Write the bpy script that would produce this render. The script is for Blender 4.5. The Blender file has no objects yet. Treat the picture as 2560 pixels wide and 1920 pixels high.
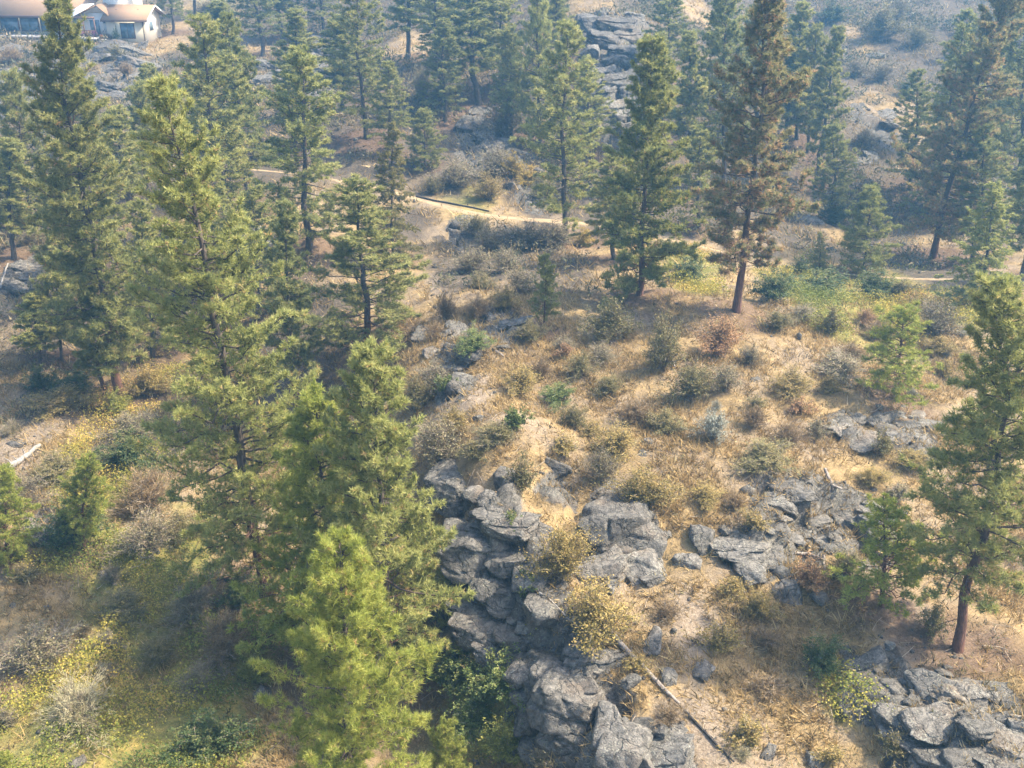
import bpy, bmesh, math, random
import numpy as np
from mathutils import Vector, Matrix

# ---------------------------------------------------------------- camera, sky, sun, exposure
scene = bpy.context.scene
COL = scene.collection
cam_d = bpy.data.cameras.new('camera'); cam = bpy.data.objects.new('camera', cam_d); COL.objects.link(cam)
cam_d.sensor_width = 36; cam_d.lens = 36*2590/2560; cam_d.clip_start = .5; cam_d.clip_end = 3000
cam.location = (0, 0, 40); cam.rotation_euler = (math.radians(90-26), 0, 0)
scene.camera = cam

SUN_AZ, SUN_EL = math.radians(82), math.radians(51)      # clockwise from +Y, above the horizon
w = bpy.data.worlds.new('World'); scene.world = w; w.use_nodes = True
nt = w.node_tree
sky = nt.nodes.new('ShaderNodeTexSky'); sky.sky_type = 'NISHITA'; sky.sun_disc = False
sky.sun_elevation = SUN_EL; sky.sun_rotation = SUN_AZ; sky.air_density = 1.2; sky.dust_density = 6.0; sky.altitude = 500
nt.links.new(sky.outputs[0], nt.nodes['Background'].inputs[0]); nt.nodes['Background'].inputs[1].default_value = .15
sun_d = bpy.data.lights.new('sun', 'SUN'); sun = bpy.data.objects.new('sun', sun_d); COL.objects.link(sun)
sun_d.energy = 3.8; sun_d.angle = math.radians(1.5); sun_d.color = (1, .89, .70)
to_sun = Vector((math.sin(SUN_AZ)*math.cos(SUN_EL), math.cos(SUN_AZ)*math.cos(SUN_EL), math.sin(SUN_EL)))
sun.rotation_euler = to_sun.to_track_quat('Z', 'Y').to_euler(); sun.location = (60, 0, 90)
vs = scene.view_settings; vs.view_transform = 'Standard'; vs.look = 'None'; vs.exposure = 1.68; vs.gamma = 1; vs.use_curve_mapping = False
scene.render.engine = 'CYCLES'
cy = scene.cycles; cy.max_bounces = 5; cy.diffuse_bounces = 3; cy.glossy_bounces = 2; cy.transmission_bounces = 3; cy.transparent_max_bounces = 4; cy.volume_bounces = 1
cy.use_denoising = True; cy.caustics_reflective = False; cy.caustics_refractive = False

# ---------------------------------------------------------------- survey of the place, in metres (x right, y away, z up)
# spot heights of the land: x, y, z
CP = [(5.74, 24.0, 14.85), (6.49, 29.0, 15.4), (7.14, 33.5, 16.19), (7.93, 39.0, 17.16), (9.15, 47.0, 17.84), (10.17, 53.5, 17.91), (2.18, 25.0, 13.8), (10.32, 24.5, 14.33), (10.79, 27.5, 14.64), (12.11, 31.5, 15.5), (13.38, 36.5, 16.39), (15.24, 43.5, 17.06), (17.43, 51.5, 17.38), (14.89, 23.5, 15.38), (15.8, 26.0, 16.03), (16.13, 29.5, 14.87), (19.43, 34.0, 14.71), (22.1, 41.0, 15.99), (19.22, 46.0, 16.65), (24.35, 53.0, 17.01), (26.53, 50.0, 16.42), (2.56, 32.5, 15.83), (2.82, 37.5, 16.91), (3.19, 44.0, 17.3), (3.53, 50.0, 17.51), (-2.11, 38.5, 17.45), (-1.48, 45.0, 17.54), (-1.67, 52.0, 17.71), (-3.69, 44.0, 16.8), (-1.77, 34.5, 16.6), (-0.81, 32.2, 15.83), (0.9, 29.5, 14.98), (2.55, 26.3, 14.53), (-1.91, 31.5, 12.37), (-0.78, 28.8, 12.11), (-0.1, 27.0, 11.71), (-3.32, 36.5, 12.85), (-4.16, 32.0, 11.69), (-3.63, 29.5, 10.5), (-10.73, 37.0, 11.73), (-7.45, 34.0, 11.16), (-9.33, 43.5, 11.87), (-12.47, 53.0, 12.05), (-5.75, 43.5, 14.52), (-6.28, 49.0, 15.27), (-6.51, 54.0, 15.71), (-16.48, 27.0, 11.71), (-11.78, 27.5, 11.19), (-6.9, 28.0, 10.66), (-19.13, 33.5, 11.59), (-13.63, 34.0, 11.16), (-21.49, 39.5, 11.93), (-16.35, 40.0, 11.57), (-26.23, 49.0, 12.46), (-22.84, 54.0, 12.59), (-18.02, 50.0, 12.19), (-29.23, 58.5, 13.05), (-33.68, 68.0, 15.06), (-25.78, 67.0, 14.07), (-19.1, 66.0, 14.45), (-19.13, 71.0, 16.07), (-12.21, 63.0, 15.61), (-8.6, 63.0, 15.61), (-2.99, 59.0, 17.16), (2.63, 58.5, 17.36), (7.58, 58.0, 17.64), (12.67, 54.5, 18.07), (11.94, 64.0, 16.52), (17.55, 62.0, 16.32), (21.36, 60.0, 16.47), (25.69, 60.0, 16.32), (29.03, 58.0, 16.96), (-8.41, 70.0, 15.71), (4.0, 74.0, 15.7), (-3.7, 75.0, 15.45), (-2.06, 80.0, 15.92), (-6.69, 83.0, 16.0), (-14.61, 88.0, 16.6), (7.0, 78.0, 15.6), (13.49, 73.5, 15.94), (24.18, 68.5, 14.53), (31.8, 75.0, 14.17), (19.8, 71.0, 15.37), (-41.85, 88.0, 16.2), (-32.24, 88.0, 16.2), (-23.37, 84.0, 15.32), (-19.85, 95.0, 17.34), (-50.79, 110.0, 17.66), (-61.25, 136.0, 19.89), (-41.58, 118.0, 18.58), (-48.22, 145.0, 20.06), (-55.96, 144.0, 19.9), (-39.54, 140.0, 19.3), (-33.32, 142.0, 19.6), (-25.68, 148.0, 20.56), (-29.16, 109.0, 17.86), (-20.77, 117.0, 18.76), (-4.63, 98.0, 17.94), (-3.34, 107.0, 19.56), (-10.84, 122.0, 21.46), (-6.23, 138.0, 23.0), (2.02, 104.0, 18.87), (2.42, 128.0, 22.13), (9.81, 98.5, 18.48), (10.4, 107.0, 22.39), (11.38, 120.0, 26.67), (13.84, 150.0, 32.11), (15.03, 86.0, 15.94), (19.29, 112.0, 19.67), (29.45, 140.0, 22.75), (28.62, 90.0, 13.98), (28.27, 104.0, 18.19), (37.8, 93.0, 14.84), (44.2, 112.0, 17.25), (51.39, 134.0, 21.3), (57.21, 152.0, 24.93), (47.25, 95.0, 14.3), (56.44, 118.0, 18.58), (71.4, 155.0, 24.63), (41.37, 140.0, 22.75), (52.89, 185.0, 30.27), (-31.89, 190.0, 28.56), (-69.8, 185.0, 26.01), (89.64, 200.0, 31.75), (0.0, 12.0, 13.5), (-30.0, 12.0, 10.0), (30.0, 12.0, 15.0), (0.0, -40.0, 6.0), (-80.0, -40.0, 5.0), (80.0, -40.0, 10.0), (-60.0, 45.0, 13.0), (-75.0, 80.0, 17.0), (-95.0, 140.0, 22.0), (50.0, 45.0, 18.0), (70.0, 80.0, 18.0), (100.0, 140.0, 24.0), (0.0, 230.0, 34.0), (-110.0, 230.0, 32.0), (120.0, 230.0, 36.0), (-160.0, 80.0, 20.0), (170.0, 80.0, 24.0)]
# rocky, leafy and bare patches: kind, x, y, radius x, radius y
ZONES = [('rock', -1.39, 34.28, 1.83, 2.84), ('rock', 0.07, 31.85, 1.75, 2.52), ('rock', 1.55, 28.6, 1.48, 1.94), ('rock', 2.71, 26.3, 1.56, 1.95), ('rock', 4.35, 34.7, 1.77, 2.73), ('rock', 4.08, 24.71, 1.04, 1.27), ('rock', 13.24, 26.43, 1.71, 2.3), ('rock', 15.13, 25.31, 1.79, 2.45), ('rock', 13.18, 24.49, 1.62, 2.11), ('rock', 12.13, 28.37, 0.65, 0.9), ('rock', 11.25, 35.7, 1.52, 2.48), ('rock', 9.37, 33.79, 1.09, 1.69), ('rock', 14.45, 36.03, 1.34, 2.22), ('rock', 12.52, 37.82, 0.79, 1.36), ('rock', 15.63, 42.46, 1.08, 2.06), ('rock', 18.25, 42.36, 1.3, 2.48), ('rock', -2.66, 51.5, 1.51, 3.26), ('rock', -3.2, 47.36, 1.18, 2.34), ('rock', -0.68, 53.81, 1.3, 2.96), ('rock', -3.78, 76.97, 1.25, 3.29), ('rock', 11.13, 116.71, 3.48, 9.15), ('rock', 10.88, 107.22, 3.49, 9.18), ('rock', 9.53, 100.83, 2.23, 5.86), ('rock', -46.59, 125.21, 4.08, 10.74), ('rock', -53.96, 135.07, 3.5, 9.2), ('rock', -40.08, 118.16, 3.1, 8.16), ('rock', -54.22, 118.56, 4.15, 10.91), ('rock', -23.35, 133.31, 3.45, 9.08), ('rock', -20.77, 117.03, 2.56, 6.73), ('rock', -34.26, 68.66, 1.46, 3.84), ('rock', -18.8, 71.81, 1.51, 3.97), ('rock', -2.89, 98.35, 2.63, 6.92), ('rock', 37.36, 105.98, 2.35, 6.19), ('rock', 1.71, 85.08, 1.55, 4.09), ('rock', -22.92, 42.0, 0.89, 1.54), ('rock', 1.89, 36.49, 0.96, 1.57), ('green', -15.49, 31.08, 3.98, 5.44), ('green', -12.34, 32.72, 2.82, 3.85), ('green', -11.97, 35.22, 2.37, 3.38), ('green', -16.89, 38.29, 3.14, 4.86), ('green', -1.51, 29.93, 1.93, 2.45), ('green', -21.0, 47.51, 2.7, 4.97), ('green', -21.61, 53.33, 2.68, 5.4), ('green', -12.18, 28.87, 3.28, 4.21), ('green', -20.76, 40.34, 1.74, 2.87), ('green', 20.37, 61.49, 4.11, 10.36), ('green', 25.72, 63.08, 3.61, 9.31), ('green', 12.76, 68.99, 1.94, 5.12), ('green', 11.36, 60.62, 1.44, 3.61), ('green', -3.8, 87.09, 2.77, 7.29), ('green', 11.87, 27.4, 1.12, 1.5), ('brush', -22.43, 99.45, 5.32, 14.0), ('brush', -19.12, 106.7, 4.71, 12.39), ('brush', -13.58, 108.02, 4.27, 11.25), ('brush', -5.08, 109.57, 3.83, 10.08), ('brush', -4.49, 94.58, 4.66, 12.28), ('brush', 1.78, 89.41, 4.05, 10.65), ('brush', 7.56, 85.37, 3.9, 10.25), ('brush', 14.51, 84.81, 4.65, 12.25), ('brush', 21.42, 85.73, 4.72, 12.43), ('brush', 30.45, 89.14, 4.09, 10.77), ('brush', 39.31, 91.24, 6.25, 16.44), ('brush', 47.63, 131.07, 9.03, 23.76), ('brush', 57.07, 133.86, 6.89, 18.13), ('brush', 17.92, 103.05, 5.46, 14.36), ('brush', 28.9, 122.69, 5.31, 13.98), ('brush', -0.29, 112.79, 4.4, 11.57), ('brush', 4.32, 104.47, 3.67, 9.67), ('brush', -1.84, 69.94, 3.61, 9.51), ('brush', 2.87, 64.69, 2.75, 7.04), ('brush', -7.49, 78.73, 1.82, 4.79), ('brush', -30.57, 96.57, 6.49, 17.09), ('brush', -34.23, 87.97, 6.0, 15.79), ('brush', -38.6, 81.94, 4.51, 11.88), ('brush', -21.78, 70.7, 3.98, 10.48), ('brush', -28.66, 66.12, 4.75, 12.19), ('brush', -27.47, 54.67, 1.64, 3.5), ('brush', -13.12, 59.01, 3.45, 7.62), ('brush', -7.82, 51.18, 2.04, 4.02), ('brush', -19.24, 52.48, 3.18, 6.23), ('brush', 29.92, 74.6, 3.5, 9.22), ('brush', 17.79, 125.1, 3.2, 8.41), ('brush', -27.06, 122.81, 3.74, 9.85), ('brush', 37.99, 126.41, 8.21, 21.61), ('brush', 28.03, 96.69, 5.22, 13.74), ('brush', 6.12, 94.78, 3.82, 10.06), ('brush', 12.49, 94.78, 4.25, 11.18), ('brush', 21.92, 99.55, 5.32, 14.01), ('brush', -9.5, 104.47, 3.69, 9.71), ('brush', -13.96, 95.67, 3.42, 9.01), ('brush', -0.35, 135.7, 2.89, 7.6), ('brush', -31.52, 118.97, 4.16, 10.95), ('brush', 51.64, 112.06, 7.42, 19.53), ('brush', 36.1, 143.27, 6.08, 15.99), ('brush', -36.44, 105.98, 3.76, 9.89), ('brush', -43.92, 97.37, 4.37, 11.49), ('brush', -0.36, 140.31, 4.74, 12.48), ('brush', 5.3, 132.45, 3.38, 8.9), ('brush', -30.4, 153.23, 4.57, 12.02), ('brush', -18.72, 124.96, 3.25, 8.54), ('brush', -6.56, 146.88, 4.95, 13.02), ('brush', 61.67, 155.45, 8.49, 22.35), ('brush', 47.51, 151.94, 8.3, 21.84), ('brush', 69.37, 150.04, 6.34, 16.69), ('gold', -12.56, 132.38, 3.41, 8.97), ('gold', 9.42, 136.0, 3.45, 9.07), ('gold', -33.23, 141.56, 2.43, 6.41), ('gold', 41.79, 106.27, 5.2, 13.69), ('gold', 43.22, 135.67, 2.32, 6.11), ('gold', -3.49, 103.86, 1.61, 4.23), ('gold', -45.55, 158.86, 5.39, 14.19), ('gold', -47.65, 145.14, 3.11, 8.18), ('gold', 23.35, 140.21, 2.37, 6.24), ('gold', -2.46, 81.08, 2.24, 5.88), ('dirt', 5.51, 25.55, 1.21, 1.53), ('dirt', -16.68, 27.46, 1.49, 1.96), ('dirt', -26.45, 49.54, 2.02, 3.99), ('dirt', -2.38, 44.91, 1.57, 3.04), ('dirt', 6.73, 30.59, 1.19, 1.69), ('dirt', 15.27, 29.82, 1.52, 2.21), ('dirt', -13.25, 54.34, 1.36, 2.67), ('dirt', -4.12, 63.85, 1.36, 3.41), ('dirt', 29.57, 74.6, 2.45, 6.45), ('dirt', -17.83, 98.55, 2.64, 6.94)]
ROAD = [[-140, 96, 19.5], [-70, 93, 17.84], [-25.82, 91.18, 16.98], [-18.99, 90.04, 16.68], [-14.62, 88.05, 16.5], [-9.97, 85.45, 16.27], [-6.7, 83.08, 16.07], [-4.32, 81.04, 15.96], [-2.06, 79.93, 15.88], [0.88, 79.31, 15.78], [4.16, 79.02, 15.71], [8.06, 77.67, 15.72], [13.45, 73.27, 15.61], [19.56, 69.99, 15.2], [24.34, 69.0, 14.86], [28.24, 68.06, 14.9], [35.24, 67.29, 15.17], [80, 74, 15.81], [150, 80, 17]]
# style, tone, x, y, z, height, crown radius, crown base, shared mesh, lean x, lean y, label
TREES = [
 ('pon', 'yg', -10.76, 37.09, 11.71, 22.16, 3.66, 0.08, None, -1.42, 0.0, 'tallest yellow green pine left of centre with bare red lower trunk'),
 ('pon', 'g', -22.99, 54.37, 12.42, 22.74, 3.38, 0.13, None, 0.34, 0.0, 'tall pine rising in front of the house with its tip over the roof'),
 ('pon', 'g', -24.03, 54.59, 12.52, 7.19, 1.33, 0.3, 'a', 0.31, 0.0, 'slim short pine with red trunk just left of the tall pine below the house'),
 ('pon', 'g', -37.15, 77.3, 15.46, 11.84, 2.6, 0.12, 'b', 0.79, 0.0, 'young green pine at the left edge below the house'),
 ('pon', 'g', -20.8, 74.3, 15.7, 15.92, 3.7, 0.12, 'i', -0.49, 0.0, 'broad dark green pine right of the house with grey trunk showing'),
 ('pon', 'dk', -21.52, 83.62, 15.63, 15.25, 2.58, 0.18, 'c', -0.34, 0.0, 'dark hazy pine just behind the broad pine right of the house'),
 ('pon', 'g', -30.43, 80.41, 15.62, 8.82, 1.74, 0.25, 'a', 0.08, 0.0, 'thin pine between the two tall pines at left, lower one'),
 ('pon', 'g', -30.6, 85.36, 15.72, 9.58, 1.71, 0.25, 'd', 0.65, 0.0, 'thin pine between the two tall pines at left, higher and farther one'),
 ('pon', 'yg', -14.39, 70.25, 16.32, 13.88, 3.53, 0.05, 'j', 0.5, 0.0, 'conical light green pine left of centre above the small dark pine'),
 ('pon', 'dk', -12.36, 53.1, 12.02, 12.75, 1.89, 0.25, 'e', 0.45, 0.0, 'slender dark green pine with straight trunk left of centre'),
 ('pon', 'g', -8.57, 55.04, 14.4, 11.15, 3.52, 0.06, 'j', 0.19, 0.0, 'dense olive pine standing behind the front pines at centre left'),
 ('pon', 'yg', -4.69, 31.58, 11.16, 14.98, 3.04, 0.06, None, -0.02, 0.0, 'wide bushy pine left of the big rock outcrop'),
 ('pon', 'lg', -7.33, 33.46, 11.17, 12.05, 2.96, 0.06, None, 0.2, 0.0, 'fresh green pine between the tallest pine and the bushy pine'),
 ('pon', 'lg', -5.03, 22.9, 10.54, 13.75, 2.79, 0.03, None, 0.48, 0.0, 'brightest green pine in the front at the bottom edge'),
 ('pon', 'lg', -1.94, 25.6, 10.6, 4.63, 0.97, 0.05, 'b', -0.24, 0.0, 'small bright pine top poking in at the bottom beside the thicket'),
 ('pon', 'lg', -23.11, 38.92, 11.97, 5.02, 1.28, 0.08, 'b', 0.99, 0.0, 'small yellow green pine cut by the left edge'),
 ('pon', 'lg', -19.96, 39.95, 11.9, 5.09, 1.09, 0.05, 'd', 1.13, 0.0, 'young bright green pine in the brush at lower left'),
 ('pon', 'lg', -17.39, 25.67, 11.82, 2.02, 0.53, 0.05, 'd', 0.4, 0.0, 'little pine tip in the bottom left corner'),
 ('pon', 'g', -29.04, 57.87, 13.04, 4.87, 1.18, 0.3, 'a', 0.53, 0.0, 'young pale pine at far left, left one of a thin pair'),
 ('pon', 'g', -28.08, 58.75, 13.02, 7.05, 1.35, 0.3, 'd', 0.9, 0.0, 'young pale pine at far left, right one of a thin pair'),
 ('pon', 'dk', -47.35, 151.32, 20.51, 12.13, 2.54, 0.55, 'c', 0.31, 0.0, 'pine trunk rising right behind the white house wing'),
 ('pon', 'dk', -46.16, 159.17, 21.82, 12.83, 2.38, 0.6, 'a', 1.07, 0.0, 'thin straight pine trunk over the pale grass right of the house'),
 ('pon', 'dk', -32.18, 138.9, 19.47, 13.23, 3.39, 0.22, 'c', -0.49, 0.0, 'dark hazy pine at the top, left of the rocky face'),
 ('pon', 'g', -31.32, 147.89, 20.21, 12.02, 2.98, 0.3, 'a', 0.25, 0.0, 'grey green pine at the top edge with slender trunk'),
 ('pon', 'g', -25.53, 147.89, 20.58, 11.09, 3.11, 0.3, 'c', 0.15, 0.0, 'pine standing above the pale rocky face at the top'),
 ('pon', 'g', -13.67, 97.68, 18.01, 14.61, 3.28, 0.18, 'i', -0.08, 0.0, 'tall pine on the slope at top centre left with long grey trunk'),
 ('pon', 'dk', -12.08, 125.01, 21.1, 13.74, 3.26, 0.4, 'e', -0.11, 0.0, 'pine with long bare trunk over the golden grass at the top'),
 ('pon', 'dk', -8.2, 118.52, 21.52, 10.46, 2.51, 0.35, 'c', 0.03, 0.0, 'bare trunked pine right of the golden grass at the top'),
 ('pon', 'dk', -3.34, 107.03, 19.48, 12.86, 3.66, 0.38, 'e', -0.13, 0.0, 'dark pine on the hillside at top centre with bare lower trunk'),
 ('pon', 'g', -0.04, 98.89, 17.76, 10.08, 2.07, 0.1, 'd', -0.21, 0.0, 'young hazy pine left of the grey cliff, left one'),
 ('pon', 'g', 2.69, 97.09, 17.73, 13.43, 2.61, 0.1, 'b', -0.49, 0.0, 'hazy pine left of the grey cliff, taller one'),
 ('pon', 'g', 4.01, 74.19, 15.65, 15.58, 3.14, 0.2, 'i', -0.29, 0.0, 'tall pine beside the dirt road with straight trunk at centre'),
 ('pon', 'yg', 7.55, 57.53, 17.79, 14.7, 2.91, 0.04, None, -0.13, 0.0, 'full light green pine right of centre at the edge of the grassy knoll'),
 ('pon', 'g', 14.92, 85.3, 16.01, 13.17, 2.11, 0.22, 'e', -0.95, 0.0, 'green pine right of the grey cliff with dark lower trunk'),
 ('pon', 'dk', 18.14, 87.17, 15.61, 17.8, 2.85, 0.1, 'c', -1.12, 0.0, 'dark hazy pine behind the tall thinning pine'),
 ('pon', 'br', 12.63, 54.27, 18.09, 18.06, 2.87, 0.16, None, -0.25, 0.0, 'tall thinning brownish pine with red trunk on the crest of the knoll'),
 ('pon', 'g', 26.12, 98.07, 16.63, 9.71, 2.06, 0.2, 'a', -0.62, 0.0, 'pine of the hazy cluster right of the thinning pine, left one'),
 ('pon', 'g', 27.59, 100.49, 17.41, 12.46, 2.27, 0.22, 'e', -0.95, 0.0, 'pine of the hazy cluster right of the thinning pine, middle one'),
 ('pon', 'g', 28.16, 98.31, 16.55, 11.54, 1.98, 0.22, 'd', -0.61, 0.0, 'pine of the hazy cluster right of the thinning pine, right one'),
 ('pon', 'g', 27.68, 92.85, 14.68, 13.96, 2.04, 0.22, 'e', 0.18, 0.0, 'leaning pine on the dark slope with its trunk bare on the left'),
 ('pon', 'yg', 24.91, 69.35, 14.86, 6.34, 1.93, 0.02, 'b', -0.47, 0.0, 'neat cone shaped young pine below the leaning pine'),
 ('fir', 'g', 21.96, 69.8, 15.03, 2.94, 0.85, 0.02, 'f', -0.42, 0.0, 'tiny conifer left of the cone shaped young pine'),
 ('fir', 'dk', 35.71, 85.51, 13.68, 16.5, 3.33, 0.06, 'f', -0.2, 0.0, 'dark fir at the right with deep blue green drooping branches'),
 ('pon', 'br', 31.91, 74.79, 14.14, 20.51, 3.71, 0.1, None, 1.79, 0.0, 'tall leaning pine at right with browned lower branches'),
 ('pon', 'g', 39.9, 89.4, 14.17, 13.0, 2.18, 0.25, 'a', -1.71, 0.0, 'slim hazy pine behind the tall leaning pine at right'),
 ('pon', 'dk', 42.51, 85.06, 14.21, 18.71, 2.99, 0.1, 'c', -2.73, 0.0, 'hazy dark pine at the upper right edge'),
 ('fir', 'yg', 28.61, 58.32, 16.68, 7.98, 2.39, 0.02, 'g', -1.12, 0.0, 'light green fir on the right crest with soft drooping sprays'),
 ('pon', 'yg', 16.13, 29.49, 14.89, 14.24, 2.46, 0.2, None, -0.9, 0.0, 'crooked pine with reddish trunk at the lower right'),
 ('pon', 'dk', 1.68, 52.39, 17.68, 4.48, 0.75, 0.22, 'd', 0.09, 0.0, 'slender sapling with thin trunk alone on the left of the knoll'),
 ('pon', 'lg', 19.26, 46.08, 16.61, 5.01, 2.15, 0.12, 'h', -0.53, 0.0, 'young pale green pine alone on the right of the knoll'),
 ('pon', 'lg', 13.97, 31.48, 15.35, 4.54, 1.87, 0.1, 'h', -0.59, 0.0, 'small yellow green pine beside the crooked pine'),
 ('fir', 'ol', -8.35, 69.4, 15.86, 9.9, 2.09, 0.05, 'g', 0.34, 0.0, 'sparse olive fir left of the dirt road'),
 ('pon', 'g', -7.65, 90.66, 16.96, 5.24, 1.86, 0.12, 'b', -0.01, 0.0, 'small green pine on the slope above the dirt road'),
 ('pon', 'g', 7.16, 68.06, 16.4, 7.38, 2.19, 0.08, 'c', -0.63, 0.0, 'green pine in the shade behind the full light pine'),
 ('pon', 'g', -19.76, 94.56, 17.47, 7.79, 2.08, 0.15, 'e', 0.1, 0.0, 'hazy pine on the rocky slope left of the conical light pine'),
 ('pon', 'dk', -28.04, 96.08, 17.1, 8.32, 1.9, 0.2, 'd', 0.85, 0.0, 'small dark pine squeezed behind the broad pine right of the house'),
 ('pon', 'g', 34.85, 66.83, 15.16, 9.8, 2.15, 0.1, 'e', -1.37, 0.0, 'hazy pine cut by the right edge above the light fir'),
 ('pon', 'dk', -6.03, 120.4, 21.72, 11.05, 2.8, 0.3, 'c', 0.0, 0.0, 'hazy pine at the top centre left of the dark hillside pine'),
 ('pon', 'g', 23.86, 100.25, 17.43, 13.42, 2.6, 0.15, 'e', -0.98, 0.0, 'hazy pine hidden behind the crown of the thinning pine'),
 ('pon', 'g', -21.29, 105.66, 18.33, 10.38, 2.51, 0.2, 'e', 0.48, 0.0, 'hazy pine at top left of centre above the conical light pine'),
 ('pon', 'dk', -17.48, 108.4, 18.45, 9.5, 2.34, 0.2, 'a', 0.45, 0.0, 'hazy pine just left of the tall pine at top centre left'),
 ('pon', 'g', -11.13, 93.91, 17.39, 8.34, 2.07, 0.12, 'c', 0.19, 0.0, 'hazy pine on the shaded slope above the sparse olive fir'),
 ('pon', 'dk', -6.56, 102.93, 18.58, 9.6, 2.68, 0.15, 'i', 0.01, 0.0, 'dark hazy pine left of the dark hillside pine at top centre'),
 ('pon', 'g', -1.15, 109.27, 20.41, 11.34, 2.7, 0.2, 'c', -0.13, 0.0, 'hazy pine at the top edge right of the dark hillside pine'),
 ('pon', 'g', 5.03, 109.63, 22.45, 9.29, 2.33, 0.15, 'e', -0.47, 0.0, 'hazy pine at the top edge left of the grey cliff'),
 ('pon', 'g', 7.04, 94.47, 17.27, 8.78, 2.58, 0.08, 'j', -0.45, 0.0, 'hazy pine at the left foot of the grey cliff'),
 ('pon', 'g', 13.68, 96.29, 17.93, 9.85, 2.52, 0.1, 'i', -0.45, 0.0, 'hazy pine at the right foot of the grey cliff'),
 ('pon', 'dk', 16.21, 109.39, 20.86, 10.89, 2.56, 0.15, 'c', -0.54, 0.0, 'hazy pine at the top edge right of the grey cliff'),
 ('pon', 'dk', 21.62, 108.18, 18.74, 13.51, 2.78, 0.12, 'j', -0.75, 0.0, 'dark hazy pine at the top edge left of the thinning pine tip'),
 ('pon', 'g', 14.41, 77.07, 15.9, 7.78, 2.16, 0.08, 'j', -0.68, 0.0, 'shaded pine right behind the full light green pine'),
 ('pon', 'g', 27.17, 85.74, 13.6, 8.25, 1.86, 0.1, 'd', -0.8, 0.0, 'small hazy pine on the dark slope right of the leaning pine foot'),
 ('pon', 'dk', 36.08, 92.21, 14.66, 10.58, 2.46, 0.1, 'i', -0.98, 0.0, 'hazy pine left of the dark fir at the right'),
 ('pon', 'dk', 43.47, 101.32, 15.62, 13.55, 2.74, 0.12, 'c', -1.34, 0.0, 'hazy pine behind the dark fir with its tip near the top edge'),
 ('pon', 'g', 47.4, 101.06, 15.47, 15.34, 2.85, 0.1, 'j', -1.78, 0.0, 'hazy pine near the upper right corner beside the leaning trunk'),
 ('pon', 'dk', 34.15, 73.08, 14.47, 10.05, 2.4, 0.06, 'i', -0.99, 0.0, 'dark pine behind the light green fir on the right crest'),
 ('pon', 'g', -24.99, 95.03, 17.13, 8.84, 2.09, 0.15, 'e', 0.61, 0.0, 'hazy pine between the house and the conical light pine'),
 ('pon', 'g', -33.42, 96.22, 16.85, 8.14, 1.91, 0.15, 'd', 0.74, 0.0, 'small hazy pine under the rocks of the house'),
 ('pon', 'g', -39.76, 95.66, 16.98, 7.7, 2.19, 0.12, 'b', 0.77, 0.0, 'bushy pine on the rocks left below the house'),
 ('pon', 'dk', -33.26, 122.27, 18.59, 9.29, 2.41, 0.2, 'a', 0.62, 0.0, 'slim hazy pine right of the house at the top'),
 ('pon', 'g', -22.58, 59.29, 13.03, 10.13, 2.11, 0.1, 'j', 0.73, 0.0, 'full pine half hidden between the two tallest pines at left'),
 ('pon', 'g', -21.05, 66.05, 14.13, 9.85, 2.45, 0.08, 'i', 1.73, 0.0, 'full pine right behind the tallest yellow green pine'),
 ('pon', 'g', -16.43, 62.38, 14.27, 8.88, 2.4, 0.06, 'j', 0.67, 0.0, 'full pine filling the gap left of the slender dark pine'),
 ('pon', 'g', -29.05, 68.86, 14.78, 9.76, 2.37, 0.08, 'i', 1.4, 0.0, 'pine close behind the tall pine below the house'),
 ('pon', 'g', -35.77, 70.8, 15.46, 8.62, 2.11, 0.1, 'e', 1.56, 0.0, 'pine at the left edge below the young green pine'),
 ('pon', 'g', -29.97, 65.53, 14.32, 9.47, 2.19, 0.12, 'e', 1.48, 0.0, 'pine left of the tall pine below the house, in its shade'),
 ('pon', 'dk', 58, 98, 15.63, 19, 2.9, 0.12, 'i', 0.0, 0.0, 'dark pine standing just beyond the right edge of the picture'),
 ('pon', 'dk', 63, 106, 17.24, 21, 2.9, 0.12, 'c', 0.0, 0.0, 'dark pine standing just beyond the right edge of the picture'),
 ('pon', 'dk', 60, 115, 17.99, 20, 2.9, 0.12, 'c', 0.0, 0.0, 'dark pine standing just beyond the right edge of the picture'),
 ('pon', 'dk', 67, 122, 19.79, 22, 2.9, 0.12, 'i', 0.0, 0.0, 'dark pine standing just beyond the right edge of the picture'),
 ('pon', 'dk', 66, 131, 21.0, 19, 2.9, 0.12, 'c', 0.0, 0.0, 'dark pine standing just beyond the right edge of the picture'),
 ('pon', 'dk', 74, 126, 20.55, 21, 2.9, 0.12, 'j', 0.0, 0.0, 'dark pine standing just beyond the right edge of the picture'),
 ('pon', 'dk', 72, 140, 22.48, 20, 2.9, 0.12, 'c', 0.0, 0.0, 'dark pine standing just beyond the right edge of the picture'),
 ('pon', 'dk', 55, 88, 14.95, 18, 2.9, 0.12, 'i', 0.0, 0.0, 'dark pine standing just beyond the right edge of the picture'),
 ('pon', 'dk', 80, 137, 22.3, 22, 2.9, 0.12, 'j', 0.0, 0.0, 'dark pine standing just beyond the right edge of the picture'),
]
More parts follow.
